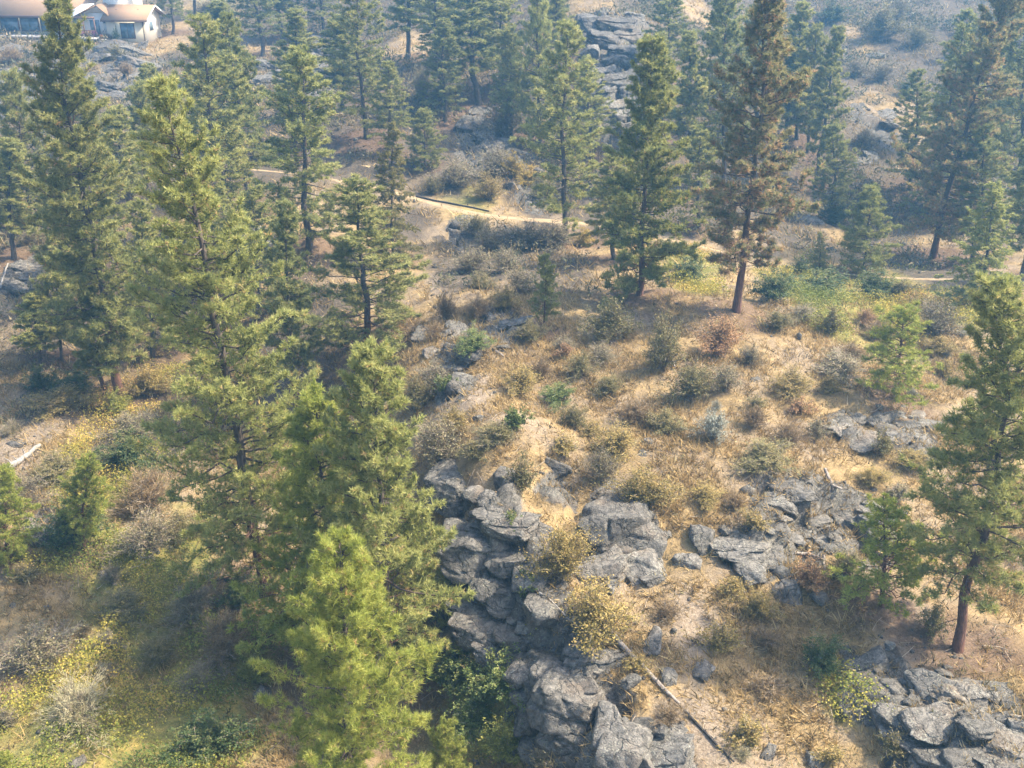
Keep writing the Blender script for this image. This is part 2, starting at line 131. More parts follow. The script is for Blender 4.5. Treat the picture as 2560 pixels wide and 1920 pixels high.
# kind, x, y, z, width, height, label
SHRUBS = [
 ('brown', -3.86, 55.93, 16.92, 1.18, 1.64, 'thin brown upright shrub by the bushy pine at centre'),
 ('gold', -0.32, 55.8, 17.58, 1.53, 1.28, 'golden round shrub above the pale rock patch left of the sapling'),
 ('brown', -1.93, 55.19, 17.39, 1.25, 1.1, 'brown gold shrub between upright brown shrub and golden round shrub'),
 ('gray', 0.61, 59.3, 17.26, 2.18, 1.26, 'wide grey olive shrub behind the golden round shrub'),
 ('olive', -1.92, 61.33, 16.85, 1.57, 1.02, 'olive shrub on bare tan ground below the road bank'),
 ('gray', -2.69, 66.17, 16.17, 2.31, 1.5, 'large grey brush mound under the road bank, left one'),
 ('gray', -0.48, 65.07, 16.46, 1.76, 1.47, 'grey brush mound under the road bank, right one'),
 ('brown', -4.26, 53.62, 16.72, 1.05, 0.75, 'small brown shrub at the top of the rubble slope'),
 ('green', -2.1, 49.91, 17.56, 1.89, 1.09, 'bright green low shrub on the shaded rocks left of the sapling'),
 ('olive', 1.03, 50.9, 17.71, 1.33, 1.11, 'grey olive shrub at the foot of the slender sapling'),
 ('gray', 2.74, 49.77, 17.58, 1.23, 0.78, 'dark grey brown shrub below right of the sapling'),
 ('olive', 5.17, 51.38, 17.43, 2.19, 1.92, 'tall olive shrub in the middle of the knoll, bushiest of the upper slope'),
 ('gray', 4.63, 48.72, 17.47, 1.53, 1.0, 'dark twiggy shrub right under the tall olive shrub'),
 ('olive', 7.64, 47.27, 17.77, 1.96, 2.46, 'tall grey olive shrub with bare pale branches at its base'),
 ('olive', 3.46, 46.77, 17.66, 1.32, 1.03, 'soft grey green shrub in tree shade on the mid knoll'),
 ('gold', 0.41, 45.25, 17.45, 1.75, 1.37, 'olive gold shrub left of centre on the open grass'),
 ('gray', -3.86, 47.36, 16.49, 2.06, 1.43, 'wide grey shrub on the rubble slope beside the bushy pine'),
 ('green', -3.28, 45.93, 17.2, 0.85, 0.8, 'small fresh green bush against the wide grey shrub'),
 ('brown', 1.44, 46.85, 17.45, 0.78, 0.96, 'small dry brown shrub with bare twigs on open grass'),
 ('green', 2.19, 44.16, 17.6, 1.56, 0.78, 'low blue green shrub lying across the shaded grass'),
 ('olive', 4.66, 45.22, 17.43, 1.29, 0.94, 'olive shrub on the mid knoll below the tall olive shrub'),
 ('olive', -4.78, 46.73, 15.93, 1.26, 1.42, 'olive shrub touching the bushy pine on its right side'),
 ('gold', -2.58, 41.36, 17.52, 1.2, 0.87, 'gold tinted shrub on the left slope above the grey round bush'),
 ('green', 0.16, 39.53, 18.53, 1.01, 1.09, 'brightest green bush on the open slope'),
 ('olive', -0.71, 38.97, 18.28, 1.54, 0.76, 'long low olive shrub left under the brightest green bush'),
 ('olive', 2.8, 41.66, 17.58, 1.21, 0.88, 'olive shrub in the middle of the open slope above the gold band'),
 ('brown', 5.71, 42.82, 17.24, 1.46, 1.04, 'brown gold shrub right of the centre of the slope'),
 ('olive', 7.02, 41.75, 17.22, 1.64, 0.95, 'rounded olive shrub on the slope with dark shadow under it'),
 ('gold', 4.52, 39.38, 17.29, 1.84, 1.23, 'big olive gold shrub with dark hollow core above the rocks'),
 ('gray', -3.11, 40.16, 16.53, 1.95, 1.72, 'big grey round bush between bushy pine and the outcrop'),
 ('olive', -1.64, 38.44, 17.76, 1.06, 0.76, 'olive shrub right of the big grey round bush'),
 ('gold', 2.25, 39.05, 17.72, 1.08, 0.7, 'low gold shrub above the pale lichen rock'),
 ('olive', 0.41, 36.18, 17.65, 1.08, 1.27, 'shrub leaning on the shaded side of the round boulder'),
 ('gray', 3.8, 37.87, 16.99, 1.26, 1.2, 'dead grey twig shrub with upright spike above the outcrop'),
 ('gold', 5.52, 36.48, 16.69, 2.13, 1.6, 'broad gold shrub with grey twiggy core right above the tilted slab'),
 ('gold', 3.59, 40.78, 17.59, 0.91, 0.6, 'small gold shrub left of the rounded olive shrub'),
 ('rust', 2.69, 48.79, 17.78, 0.8, 0.61, 'small orange dried shrub in the middle of the knoll'),
 ('rust', 10.65, 48.97, 17.79, 1.86, 2.07, 'large rusty brown shrub below the thinning pine trunk'),
 ('olive', 14.5, 52.37, 17.83, 1.53, 1.05, 'olive shrub near the crest right of the thinning pine'),
 ('olive', 17.57, 52.81, 17.44, 1.12, 1.23, 'dark olive shrub on the crest, small and upright'),
 ('gray', 12.17, 48.03, 17.68, 1.27, 0.91, 'grey twiggy shrub below right of the rusty brown shrub'),
 ('gray', 10.28, 44.82, 17.87, 1.58, 1.35, 'grey olive shrub, lower of the two grey ones on the knoll'),
 ('olive', 8.52, 44.41, 17.55, 1.72, 1.77, 'tall brownish olive shrub near the middle of the knoll'),
 ('gray', 16.9, 48.18, 17.08, 2.8, 0.91, 'long low dead grey brush left of the young pale pine'),
 ('gold', 13.62, 45.04, 17.42, 2.04, 1.08, 'wide gold topped shrub left of the young pale pine'),
 ('gold', 15.76, 45.83, 17.17, 0.92, 0.88, 'small gold shrub between the wide gold shrub and the young pale pine'),
 ('brown', 17.91, 49.95, 17.06, 1.4, 0.86, 'brown shrub above the long dead grey brush'),
 ('gray', 23.55, 52.99, 17.1, 2.34, 1.81, 'large dark grey shrub on the right crest under the light fir'),
 ('gold', 22.8, 49.26, 16.42, 0.98, 0.94, 'tan gold shrub right of the young pale pine'),
 ('gold', 23.0, 51.01, 17.03, 1.59, 0.8, 'low gold shrub under the large dark grey shrub'),
 ('pale', 23.36, 50.75, 16.87, 0.63, 0.36, 'pale silver sage cushion above right of the young pale pine'),
 ('pale', 25.09, 53.14, 17.06, 0.69, 0.41, 'pale silver sage cushion nearest to the light fir'),
 ('pale', 9.62, 43.48, 17.49, 0.59, 0.45, 'pale silver sage cushion in the middle of the knoll'),
 ('pale', 20.19, 46.74, 16.51, 0.71, 0.45, 'pale silver sage cushion at the foot of the young pale pine'),
 ('gold', 9.0, 40.68, 17.41, 1.6, 1.39, 'golden olive shrub under the pale sage cushion'),
 ('brown', 11.13, 41.84, 17.45, 0.93, 0.75, 'brown shrub on the lower knoll right of the golden olive shrub'),
 ('olive', 11.45, 43.14, 17.69, 0.8, 0.69, 'small olive shrub above the brown shrub on the lower knoll'),
 ('brown', 12.39, 40.79, 17.25, 1.19, 0.86, 'brown shrub left of the grey rock ledges on the right'),
 ('gray', 13.87, 41.45, 17.0, 0.85, 0.88, 'grey brown upright shrub touching the grey rock ledges'),
 ('olive', 16.71, 40.76, 16.49, 0.92, 1.0, 'green olive shrub between the two grey rock ledges'),
 ('gold', 15.65, 38.66, 16.35, 1.42, 0.77, 'gold shrub below the rock ledges on the right'),
 ('olive', 11.09, 38.95, 17.13, 2.1, 0.83, 'long dark olive shrub on the lower right slope'),
 ('rust', 13.61, 43.54, 17.25, 0.96, 0.63, 'small reddish shrub in the grass left of the rock ledges'),
 ('gray', 16.62, 37.96, 16.01, 0.94, 0.7, 'dead fan of grey twigs near the crooked pine'),
 ('gold', 17.89, 40.26, 16.45, 1.47, 0.6, 'low gold shrub right of the green olive shrub by the ledges'),
 ('rust', 20.35, 54.92, 17.03, 1.16, 0.76, 'rust tinted shrub on the crest'),
 ('brown', 20.35, 52.92, 16.92, 1.3, 0.9, 'brown shrub on the crest beside the young pale pine tip'),
 ('gray', 16.44, 54.26, 17.67, 1.76, 0.75, 'low grey green shrub behind the crest'),
 ('brown', 9.14, 36.02, 16.81, 0.89, 0.67, 'brown shrub above the dark boulder on the lower slope'),
 ('gold', 8.03, 36.34, 16.89, 1.35, 0.67, 'gold shrub above left of the dark boulder on the lower slope'),
 ('dark', 15.56, 57.6, 17.41, 2.41, 1.41, 'green thicket shrub right behind the thinning pine trunk'),
 ('dark', 19.76, 62.22, 15.91, 3.09, 1.52, 'dark shaded thicket shrub in the hollow at right'),
 ('dark', 23.14, 61.87, 15.96, 2.58, 1.42, 'dark green shrub with lighter top in the hollow at right'),
 ('olive', 24.77, 61.68, 15.9, 2.08, 1.13, 'olive shrub at the right end of the shaded hollow'),
 ('dark', 11.26, 63.1, 16.65, 2.21, 1.43, 'dark green shrub between full light pine and thinning pine'),
 ('dark', 19.89, 68.0, 15.18, 1.73, 1.23, 'dark green shrub behind the thicket right of the thinning pine'),
 ('gold', 7.4, 29.14, 15.28, 1.06, 0.85, 'neat round yellow green shrub right of the fallen log'),
 ('gold', 9.05, 30.77, 15.52, 1.33, 0.82, 'gold brown shrub above the neat round shrub'),
 ('gold', 8.42, 31.74, 15.72, 0.94, 0.67, 'upper gold shrub under the dark flat boulders'),
 ('rust', 11.25, 32.04, 15.75, 1.01, 1.18, 'orange dead young conifer among the dark boulders at right'),
 ('olive', 12.85, 32.65, 15.75, 1.26, 1.03, 'olive shrub left of the small yellow green pine'),
 ('olive', 15.5, 30.31, 14.96, 0.98, 0.98, 'shrub with orange leaves left of the red trunk of the crooked pine'),
 ('brown', 8.66, 27.35, 14.92, 1.02, 0.56, 'brown gold shrub on the bare lower right slope'),
 ('brown', 9.2, 29.42, 15.13, 0.95, 0.64, 'brown shrub right of the neat round yellow green shrub'),
 ('gold', 7.55, 25.03, 14.88, 0.96, 0.72, 'gold olive shrub right of the charred stick'),
 ('pale', 7.34, 24.47, 14.86, 0.55, 0.38, 'pale yellow low shrub at the bottom right of the charred stick'),
 ('gold', 10.17, 24.5, 14.56, 0.75, 0.62, 'gold tuft at the bottom edge beside the dark block'),
 ('dark', 10.82, 28.3, 15.01, 1.2, 1.14, 'dark olive shrub in the gully left of the lower right rock slabs'),
 ('olive', 12.13, 24.57, 14.86, 0.85, 0.71, 'olive shrub at the lower right between grass gully and rock slabs'),
 ('gold', 9.61, 34.62, 16.83, 1.05, 0.65, 'gold shrub above the flat dark boulder at right'),
 ('gold', 1.84, 31.8, 16.39, 1.64, 2.22, 'tall upright olive brown shrub in the middle of the outcrop'),
 ('gold', 3.01, 29.12, 15.76, 2.43, 1.89, 'big round golden green shrub with bare branches over the outcrop'),
 ('green', 0.64, 31.56, 15.57, 0.88, 1.17, 'green shrub growing in the cleft of the outcrop'),
 ('green', 0.02, 33.63, 17.36, 0.66, 0.69, 'small green shrub on top of the outcrop'),
 ('brown', 5.6, 30.28, 15.62, 1.08, 0.7, 'brown shrub right of the big round golden shrub'),
 ('lgreen', -0.26, 27.39, 11.73, 1.5, 1.37, 'fresh yellow green bush at the bottom beside the cliff'),
 ('green', -2.08, 30.81, 11.96, 2.16, 1.71, 'green thicket under the cliff, left mass'),
 ('green', -0.55, 29.33, 12.94, 1.84, 1.64, 'green thicket under the cliff, right mass'),
 ('green', -1.42, 28.91, 11.53, 1.91, 1.43, 'green thicket at the bottom, lowest mass'),
 ('gold', -1.21, 30.7, 13.44, 1.0, 0.67, 'dark gold shrub at the top of the thicket under the cliff'),
 ('gold', 4.3, 27.73, 15.66, 0.69, 0.46, 'small orange gold shrub beside the fallen log'),
 ('gray', 1.07, 25.8, 13.2, 0.94, 0.55, 'grey twig shrub on the dirt at the bottom of the cliff'),
 ('brown', 5.07, 25.7, 15.18, 0.92, 0.53, 'brown olive shrub below the fallen log end'),
 ('dark', -20.57, 40.51, 11.92, 2.12, 1.46, 'dark green bush at lower left below the young bright pine'),
 ('gray', -16.92, 40.02, 11.86, 2.76, 1.86, 'large grey brown twig thicket left of the red trunk'),
 ('olive', -15.73, 41.34, 11.63, 1.64, 1.2, 'olive shrub left of the tallest pine trunk'),
 ('olive', -21.7, 37.65, 11.91, 1.04, 0.66, 'small grey olive shrub on the pale ground at far left'),
 ('gray', -17.87, 37.98, 11.5, 0.98, 0.8, 'dark grey twig heap in the brush at lower left'),
 ('gray', -13.73, 35.64, 11.46, 1.94, 1.27, 'grey twiggy shrub with pale branch fork at lower left'),
 ('dark', -11.82, 36.42, 11.57, 1.63, 1.16, 'dark green shrub at the foot of the red trunk'),
 ('brown', -11.92, 33.68, 11.25, 2.0, 1.28, 'brown grey shrub with an orange side left of the front pine'),
 ('gray', -18.97, 32.52, 11.61, 2.44, 1.72, 'widest dark grey twig shrub at far lower left'),
 ('pale', -16.27, 29.39, 11.43, 2.46, 1.5, 'pale olive broom like shrub at the bottom left'),
 ('gray', -12.31, 31.5, 11.2, 1.35, 0.99, 'grey brown shrub amid the yellow ground cover'),
 ('dark', -11.06, 28.53, 11.1, 2.13, 1.09, 'dark olive shrub mass at the bottom left of the front pine'),
 ('lgreen', -12.14, 27.97, 11.22, 0.68, 0.81, 'small fresh green shrub near the bottom left of the front pine'),
 ('gray', -16.59, 33.55, 11.55, 0.9, 0.73, 'small grey twig shrub right of the widest grey one'),
 ('gray', -16.06, 31.84, 11.48, 0.86, 0.65, 'small grey dry shrub above the broom like shrub'),
 ('gray', -18.83, 29.25, 11.51, 0.7, 0.61, 'grey sage shrub at the left edge near the bottom'),
 ('olive', -16.76, 35.89, 11.41, 1.82, 1.02, 'olive green shrub in the middle of the lower left brush'),
 ('olive', -14.49, 33.2, 11.18, 1.66, 1.03, 'green yellow leafy shrub in the lower left brush'),
 ('lgreen', -10.31, 32.37, 10.97, 1.26, 0.84, 'yellow leafy shrub touching the front pine on its left'),
 ('olive', -23.36, 45.93, 12.31, 2.09, 1.22, 'olive brown shrub behind the white fallen log'),
 ('dark', -20.17, 47.11, 12.14, 2.62, 1.79, 'dark green bush below the tallest pine on its left'),
 ('gray', -20.91, 50.25, 12.41, 2.32, 1.06, 'grey twig tangle left of the tallest pine'),
 ('dark', -27.8, 54.89, 12.75, 1.75, 1.31, 'dark olive shrub under the thin pair of pines'),
 ('dark', -25.97, 55.1, 12.67, 1.94, 1.14, 'dark green shrub left of the slim red trunks'),
 ('gold', -25.7, 52.95, 12.64, 3.04, 1.02, 'wide yellow gold shrub under the slim red trunks'),
 ('lgreen', -22.6, 52.91, 12.35, 1.52, 1.11, 'bright yellow green shrub right of the slim red trunks'),
 ('gold', -21.57, 55.09, 12.46, 2.13, 1.49, 'tan gold shrub right of the tall pine below the house'),
 ('gray', -27.47, 50.01, 12.6, 1.37, 0.73, 'grey low brush at the left edge above the white log'),
 ('gray', -24.61, 43.71, 12.09, 2.09, 1.4, 'grey twig tangle at the left edge below the white log'),
 ('brown', -18.18, 43.94, 11.71, 2.49, 1.63, 'tan grey round twig shrub under the tallest pine'),
 ('gray', -4.72, 86.89, 16.51, 4.11, 2.02, 'grey olive thicket above the dark pole by the road'),
 ('gray', -1.32, 90.21, 16.73, 3.56, 2.08, 'grey olive thicket right above the road bank'),
 ('gold', -1.89, 84.42, 16.01, 2.46, 1.85, 'gold brown shrub on the road bank'),
 ('yellow', 0.19, 88.68, 16.73, 1.62, 1.54, 'yellow autumn shrub above the road bank, left one'),
 ('yellow', 1.4, 88.29, 16.29, 1.89, 1.41, 'yellow olive shrub above the road bank, right one'),
 ('olive', -6.75, 85.37, 16.14, 1.83, 1.49, 'olive shrub at the left end of the dark pole'),
 ('olive', 2.53, 85.1, 15.95, 2.22, 1.61, 'olive shrub left of the straight pine by the road'),
 ('gray', -0.68, 98.81, 18.0, 3.99, 2.39, 'hazy grey olive brush on the slope above the road'),
 ('olive', -7.45, 108.45, 19.48, 2.56, 2.13, 'yellow olive shrub on the tan slope at top centre'),
 ('pale', -9.26, 109.09, 19.52, 1.45, 3.05, 'thin pale tan young tree like shrub on the top centre slope'),
 ('dark', 5.47, 135.34, 24.61, 2.31, 2.01, 'dark bush at the top left of the grey cliff'),
 ('gray', 0.97, 73.52, 15.58, 3.57, 1.75, 'grey green brush below the road, middle one'),
 ('gray', 2.99, 72.09, 15.9, 2.94, 1.61, 'grey green brush below the road by the straight pine'),
 ('gray', -1.67, 72.68, 15.47, 2.51, 1.52, 'grey brush below the road, left one'),
 ('olive', -2.68, 76.11, 15.59, 2.02, 1.24, 'olive shrub just under the road edge'),
 ('yellow', 5.23, 73.44, 15.6, 1.5, 1.2, 'yellowish shrub at the foot of the full light pine'),
 ('gray', 42.38, 122.27, 18.97, 3.04, 2.04, 'dark hazy bush just above the tan clearing at upper right'),
 ('gray', 40.08, 124.31, 19.34, 2.72, 1.72, 'hazy bush at upper right beside the leaning pine tip'),
 ('olive', 45.95, 135.99, 21.74, 5.08, 3.34, 'large hazy bush high on the upper right slope'),
 ('olive', 50.06, 133.48, 21.15, 3.08, 2.74, 'hazy bush left of the dark fir on the upper right slope'),
 ('dark', 41.46, 141.65, 23.11, 3.84, 2.31, 'hazy dark bush at the top right of the thinning pine'),
 ('dark', 43.94, 118.13, 18.32, 2.26, 1.15, 'low dark bush on the tan clearing at upper right'),
 ('gray', 34.27, 100.5, 16.69, 2.57, 1.72, 'grey dead brush below the tan clearing'),
 ('dark', 27.29, 85.29, 13.58, 2.52, 1.76, 'dark bush above the tiny conifer'),
 ('gray', 50.64, 143.26, 23.52, 4.08, 2.33, 'hazy grey brush at the top of the upper right slope'),
 ('brown', -61.07, 130.98, 19.68, 2.66, 1.63, 'tan shrub on the rocks at the left edge below the house'),
 ('olive', -50.6, 136.78, 19.16, 2.78, 1.88, 'olive shrub on the rocks under the white house wing'),
 ('brown', -45.46, 125.62, 19.31, 2.01, 1.22, 'small brown shrub on the rocks under the white house wing'),
 ('brown', -54.34, 145.08, 20.12, 1.88, 1.19, 'small brown bush beside the house steps'),
 ('dark', -36.22, 77.4, 15.66, 1.45, 1.03, 'dark round bush at far left below the thin pines'),
 ('gray', -35.82, 74.47, 15.49, 2.22, 1.22, 'grey brush under the dark round bush at far left'),
 ('brown', -20.12, 80.56, 15.56, 1.75, 1.3, 'tuft of tall tan grass above the dark standing slab'),
 ('dark', -22.87, 95.18, 16.93, 2.15, 1.5, 'dark shrub in the shade right of the broad pine trunk'),
 ('pale', -43.4, 161.26, 22.07, 6.88, 1.96, 'pale tan brush bank behind the house at the top'),
]
# label, rocks as x, y, z, width, height
OUTCROPS = [
 ('grey fractured rock outcrop with cliff face in the centre foreground', [(-2.38, 37.94, 16.32, 1.94, 1.34), (-1.34, 36.79, 16.88, 0.78, 0.71), (-0.91, 35.15, 17.55, 0.93, 0.68), (-0.65, 34.35, 17.36, 1.04, 0.49), (0.02, 33.74, 17.56, 1.21, 0.66), (-2.01, 35.3, 15.84, 1.21, 0.7), (-1.21, 34.46, 16.85, 0.68, 0.37), (-1.51, 33.66, 15.93, 2.02, 1.78), (-0.58, 33.71, 16.78, 0.85, 0.79), (-0.04, 32.63, 16.38, 1.13, 1.01), (-0.87, 32.42, 15.58, 0.9, 0.9), (-0.15, 31.99, 15.25, 1.31, 1.19), (0.55, 31.87, 16.29, 0.94, 0.94), (0.39, 33.59, 17.08, 0.72, 0.6), (0.87, 33.58, 17.23, 0.96, 0.66), (4.08, 34.73, 16.3, 1.56, 2.06), (5.12, 34.44, 16.27, 1.37, 1.43), (5.18, 33.14, 15.79, 1.15, 1.39), (3.37, 32.65, 16.07, 1.2, 1.2), (3.91, 32.68, 16.12, 0.48, 0.36), (4.38, 33.07, 15.83, 0.48, 0.42), (3.57, 33.64, 16.09, 1.04, 0.73), (-2.0, 32.34, 13.23, 1.16, 1.47), (-1.43, 32.37, 14.58, 1.27, 0.97), (-0.87, 31.74, 14.19, 1.55, 1.5), (-1.56, 33.0, 14.77, 1.22, 0.79), (-2.13, 32.93, 14.07, 0.74, 0.8), (1.15, 30.26, 16.1, 0.96, 0.9), (-0.39, 30.65, 13.97, 1.17, 1.11), (0.43, 30.06, 14.03, 1.1, 0.98), (2.9, 28.21, 15.35, 1.41, 1.03), (1.95, 27.28, 14.72, 1.34, 1.76), (3.11, 27.2, 14.73, 1.01, 1.28), (0.58, 28.32, 13.76, 0.67, 0.61), (0.68, 27.89, 13.23, 0.94, 1.05), (2.51, 29.0, 15.51, 0.72, 0.66), (1.38, 29.38, 14.47, 1.02, 0.9), (1.49, 28.14, 14.85, 0.82, 1.04), (2.42, 27.45, 15.26, 0.85, 0.8), (1.6, 26.31, 13.83, 0.74, 0.74), (1.15, 26.71, 13.37, 0.48, 0.59), (2.67, 26.59, 14.05, 1.38, 1.54), (3.21, 25.34, 15.13, 0.86, 1.01), (3.55, 24.64, 14.97, 0.94, 1.09), (4.72, 24.46, 14.95, 1.29, 0.94), (4.13, 24.41, 14.87, 0.84, 0.74), (0.72, 26.7, 12.8, 0.92, 0.59), (1.91, 26.31, 14.19, 0.47, 0.47), (0.14, 30.55, 14.5, 0.87, 0.87), (1.01, 28.19, 14.39, 0.82, 0.93), (0.41, 28.89, 14.19, 0.67, 0.73), (5.25, 24.31, 14.84, 0.89, 0.74)]),
 ('layered grey rock slabs in the lower right corner', [(12.57, 29.05, 14.69, 1.28, 1.06), (13.49, 29.11, 14.64, 0.73, 0.84), (14.15, 26.68, 15.69, 1.25, 1.14), (15.34, 26.57, 15.45, 1.72, 1.3), (16.72, 26.69, 15.34, 1.25, 0.94), (14.19, 25.28, 15.92, 0.9, 0.55), (13.59, 24.93, 15.74, 1.54, 0.94), (12.79, 25.48, 15.41, 1.31, 0.96), (12.2, 26.8, 15.38, 0.94, 0.79), (12.56, 26.37, 15.23, 1.04, 0.67), (13.06, 24.59, 15.22, 1.29, 0.74), (14.08, 23.68, 15.55, 1.15, 0.82), (15.22, 23.93, 15.88, 0.96, 0.63), (14.97, 23.46, 15.65, 1.14, 0.57), (14.57, 24.57, 16.09, 1.08, 0.59), (16.08, 24.91, 15.89, 0.54, 0.59), (13.17, 27.24, 15.18, 1.01, 0.85), (12.74, 24.93, 15.2, 1.0, 0.6), (13.39, 23.94, 15.35, 1.12, 0.73), (15.71, 25.1, 15.9, 0.45, 0.3), (15.52, 25.83, 15.4, 0.77, 0.56), (15.13, 27.92, 15.12, 0.65, 0.38), (16.06, 24.51, 15.62, 0.74, 0.79), (12.27, 25.64, 15.19, 0.76, 0.97), (13.57, 26.1, 15.41, 0.93, 0.72), (15.09, 24.5, 15.77, 0.83, 0.54)]),
 ('dark grey boulder ledge right of centre under the dry grass', [(9.33, 33.91, 16.27, 2.33, 1.1), (9.27, 32.65, 16.07, 0.9, 0.96), (10.19, 32.86, 15.77, 0.72, 0.48), (12.63, 36.42, 15.77, 1.11, 0.72), (12.71, 35.22, 15.66, 1.08, 1.21), (14.18, 36.44, 15.44, 0.98, 1.31), (14.47, 35.65, 15.82, 0.9, 1.41), (12.92, 34.25, 15.88, 0.87, 0.93), (12.08, 35.81, 15.79, 0.84, 0.51), (8.71, 34.19, 16.3, 0.99, 0.93), (10.15, 33.62, 16.03, 1.16, 0.61), (14.95, 35.78, 16.27, 1.02, 1.02), (13.94, 37.05, 15.59, 1.19, 0.73), (10.43, 32.69, 15.97, 0.54, 0.48)]),
 ('low grey rock ledges in the grass below the young pale pine', [(17.49, 44.16, 16.48, 1.2, 0.83), (19.08, 43.92, 16.36, 1.12, 0.9), (15.23, 42.27, 17.0, 1.23, 0.87), (16.1, 41.56, 16.98, 1.35, 0.78), (19.41, 42.75, 16.32, 1.47, 0.81), (17.71, 41.8, 16.76, 1.08, 0.72), (18.44, 44.79, 16.49, 0.99, 0.61), (16.48, 43.91, 16.7, 0.89, 0.67), (19.58, 44.75, 16.42, 0.91, 0.53), (20.17, 43.85, 16.39, 1.05, 0.67)]),
 ('dark grey rock ledge in the lower right grass above the boulders', [(11.69, 37.41, 16.88, 1.18, 0.79), (11.22, 36.47, 16.78, 1.16, 0.71), (12.08, 36.68, 17.03, 0.97, 0.71), (15.1, 37.54, 15.87, 1.06, 0.6), (15.75, 37.31, 15.94, 1.12, 0.53)]),
 ('pale broken rocks on the shaded slope left of the sapling', [(-3.22, 54.11, 17.17, 1.06, 0.79), (-2.84, 53.29, 16.95, 0.96, 0.7), (-0.22, 52.3, 18.21, 0.93, 0.51), (0.37, 52.26, 18.31, 1.1, 0.59), (-2.18, 49.7, 17.43, 0.9, 1.06), (-2.92, 49.41, 16.84, 1.15, 0.57), (-2.53, 46.53, 17.51, 0.93, 0.62), (-4.14, 51.77, 16.58, 1.11, 0.43), (-4.87, 54.69, 16.53, 1.25, 0.54), (-0.55, 50.33, 17.64, 0.83, 0.41), (-0.94, 54.97, 17.48, 0.8, 0.44), (-3.64, 53.7, 17.05, 0.79, 0.61)]),
 ('tall grey cliff on the hillside at the top right of centre', [(8.93, 117.08, 26.03, 3.01, 2.17), (11.27, 117.17, 26.02, 3.18, 2.01), (9.79, 114.68, 24.75, 3.13, 2.47), (11.66, 111.52, 23.93, 2.74, 1.93), (10.4, 109.62, 23.14, 2.38, 2.07), (9.01, 107.66, 22.23, 2.35, 2.51), (10.56, 105.58, 21.97, 2.78, 2.62), (9.02, 103.06, 20.63, 2.43, 3.04), (10.01, 101.93, 19.95, 2.41, 3.01), (8.77, 100.93, 18.82, 2.55, 2.4), (12.37, 115.83, 24.91, 2.33, 1.83), (7.94, 111.29, 23.81, 1.77, 2.09), (8.27, 105.64, 21.36, 2.01, 2.63), (12.94, 120.42, 26.12, 2.57, 1.72), (9.95, 98.91, 18.51, 2.36, 1.62), (7.71, 121.78, 25.8, 2.08, 1.56), (11.47, 103.5, 20.99, 1.67, 2.43)]),
 ('pale rock shelves on the slope under the house', [(-51.54, 139.3, 19.93, 4.83, 2.01), (-49.3, 139.62, 19.5, 4.84, 2.22), (-45.22, 130.07, 19.44, 3.78, 2.46), (-47.38, 128.42, 18.98, 2.43, 1.5), (-43.97, 121.87, 18.49, 2.68, 1.61), (-45.05, 118.59, 19.07, 2.26, 1.39), (-42.59, 124.4, 18.76, 2.73, 2.0), (-54.88, 143.57, 19.92, 2.48, 1.45), (-49.8, 143.23, 19.96, 2.27, 1.03), (-40.45, 117.06, 18.67, 2.41, 1.38), (-43.68, 116.33, 18.47, 2.57, 1.37), (-52.31, 135.22, 19.77, 3.33, 1.57)]),
 ('grey weathered rock bank at the left edge below the house', [(-64.51, 138.31, 20.27, 3.79, 1.4), (-58.07, 126.36, 19.14, 3.13, 1.66), (-59.87, 126.28, 19.15, 2.21, 1.66), (-54.08, 118.36, 18.6, 1.91, 1.04), (-58.67, 122.51, 18.73, 1.97, 1.26), (-61.92, 136.3, 19.99, 2.96, 1.18)]),
 ('hazy grey rock face above the slope at top left of centre', [(-26.5, 145.92, 20.19, 4.2, 2.31), (-23.37, 135.47, 19.92, 3.33, 2.74), (-22.79, 127.1, 19.56, 2.77, 2.22), (-30.06, 131.56, 19.21, 3.25, 2.1), (-27.42, 125.87, 18.86, 3.12, 2.02), (-25.34, 134.56, 20.24, 2.72, 2.14), (-28.61, 122.92, 19.01, 2.69, 1.62), (-24.12, 145.6, 20.44, 2.93, 1.88), (-27.4, 130.65, 19.17, 2.47, 1.52)]),
 ('dark standing rock slab behind the tallest pine', [(-20.27, 75.7, 15.81, 1.06, 2.24), (-18.86, 72.01, 16.28, 1.24, 1.58), (-19.18, 70.51, 16.32, 1.22, 1.33), (-18.82, 73.88, 16.27, 1.27, 0.92)]),
 ('blocky grey rock ledge at the far left edge', [(-34.49, 69.01, 14.68, 2.2, 1.65), (-35.28, 70.25, 15.05, 1.78, 1.22), (-34.46, 70.36, 14.9, 1.67, 1.0), (-33.36, 66.46, 14.94, 1.7, 0.85)]),
 ('grey rocks in the hazy gully above the dirt road', [(-4.15, 101.11, 18.63, 2.86, 1.81), (-2.28, 97.91, 18.29, 2.34, 1.61), (-0.95, 95.58, 17.52, 2.59, 1.58), (0.77, 94.47, 17.07, 2.57, 1.57), (-3.53, 105.45, 18.95, 2.19, 1.25), (-0.08, 92.15, 17.07, 1.53, 0.98)]),
 ('rocky patches on the hazy slope at the upper right', [(39.55, 111.63, 17.39, 1.99, 0.83), (39.06, 108.45, 17.08, 1.78, 0.81), (34.51, 99.07, 16.1, 1.79, 0.9), (29.3, 91.87, 14.3, 2.11, 0.99), (33.35, 98.08, 15.89, 1.93, 0.89), (24.94, 84.11, 14.07, 1.7, 0.78), (44.14, 131.48, 20.51, 2.09, 0.76)]),
]
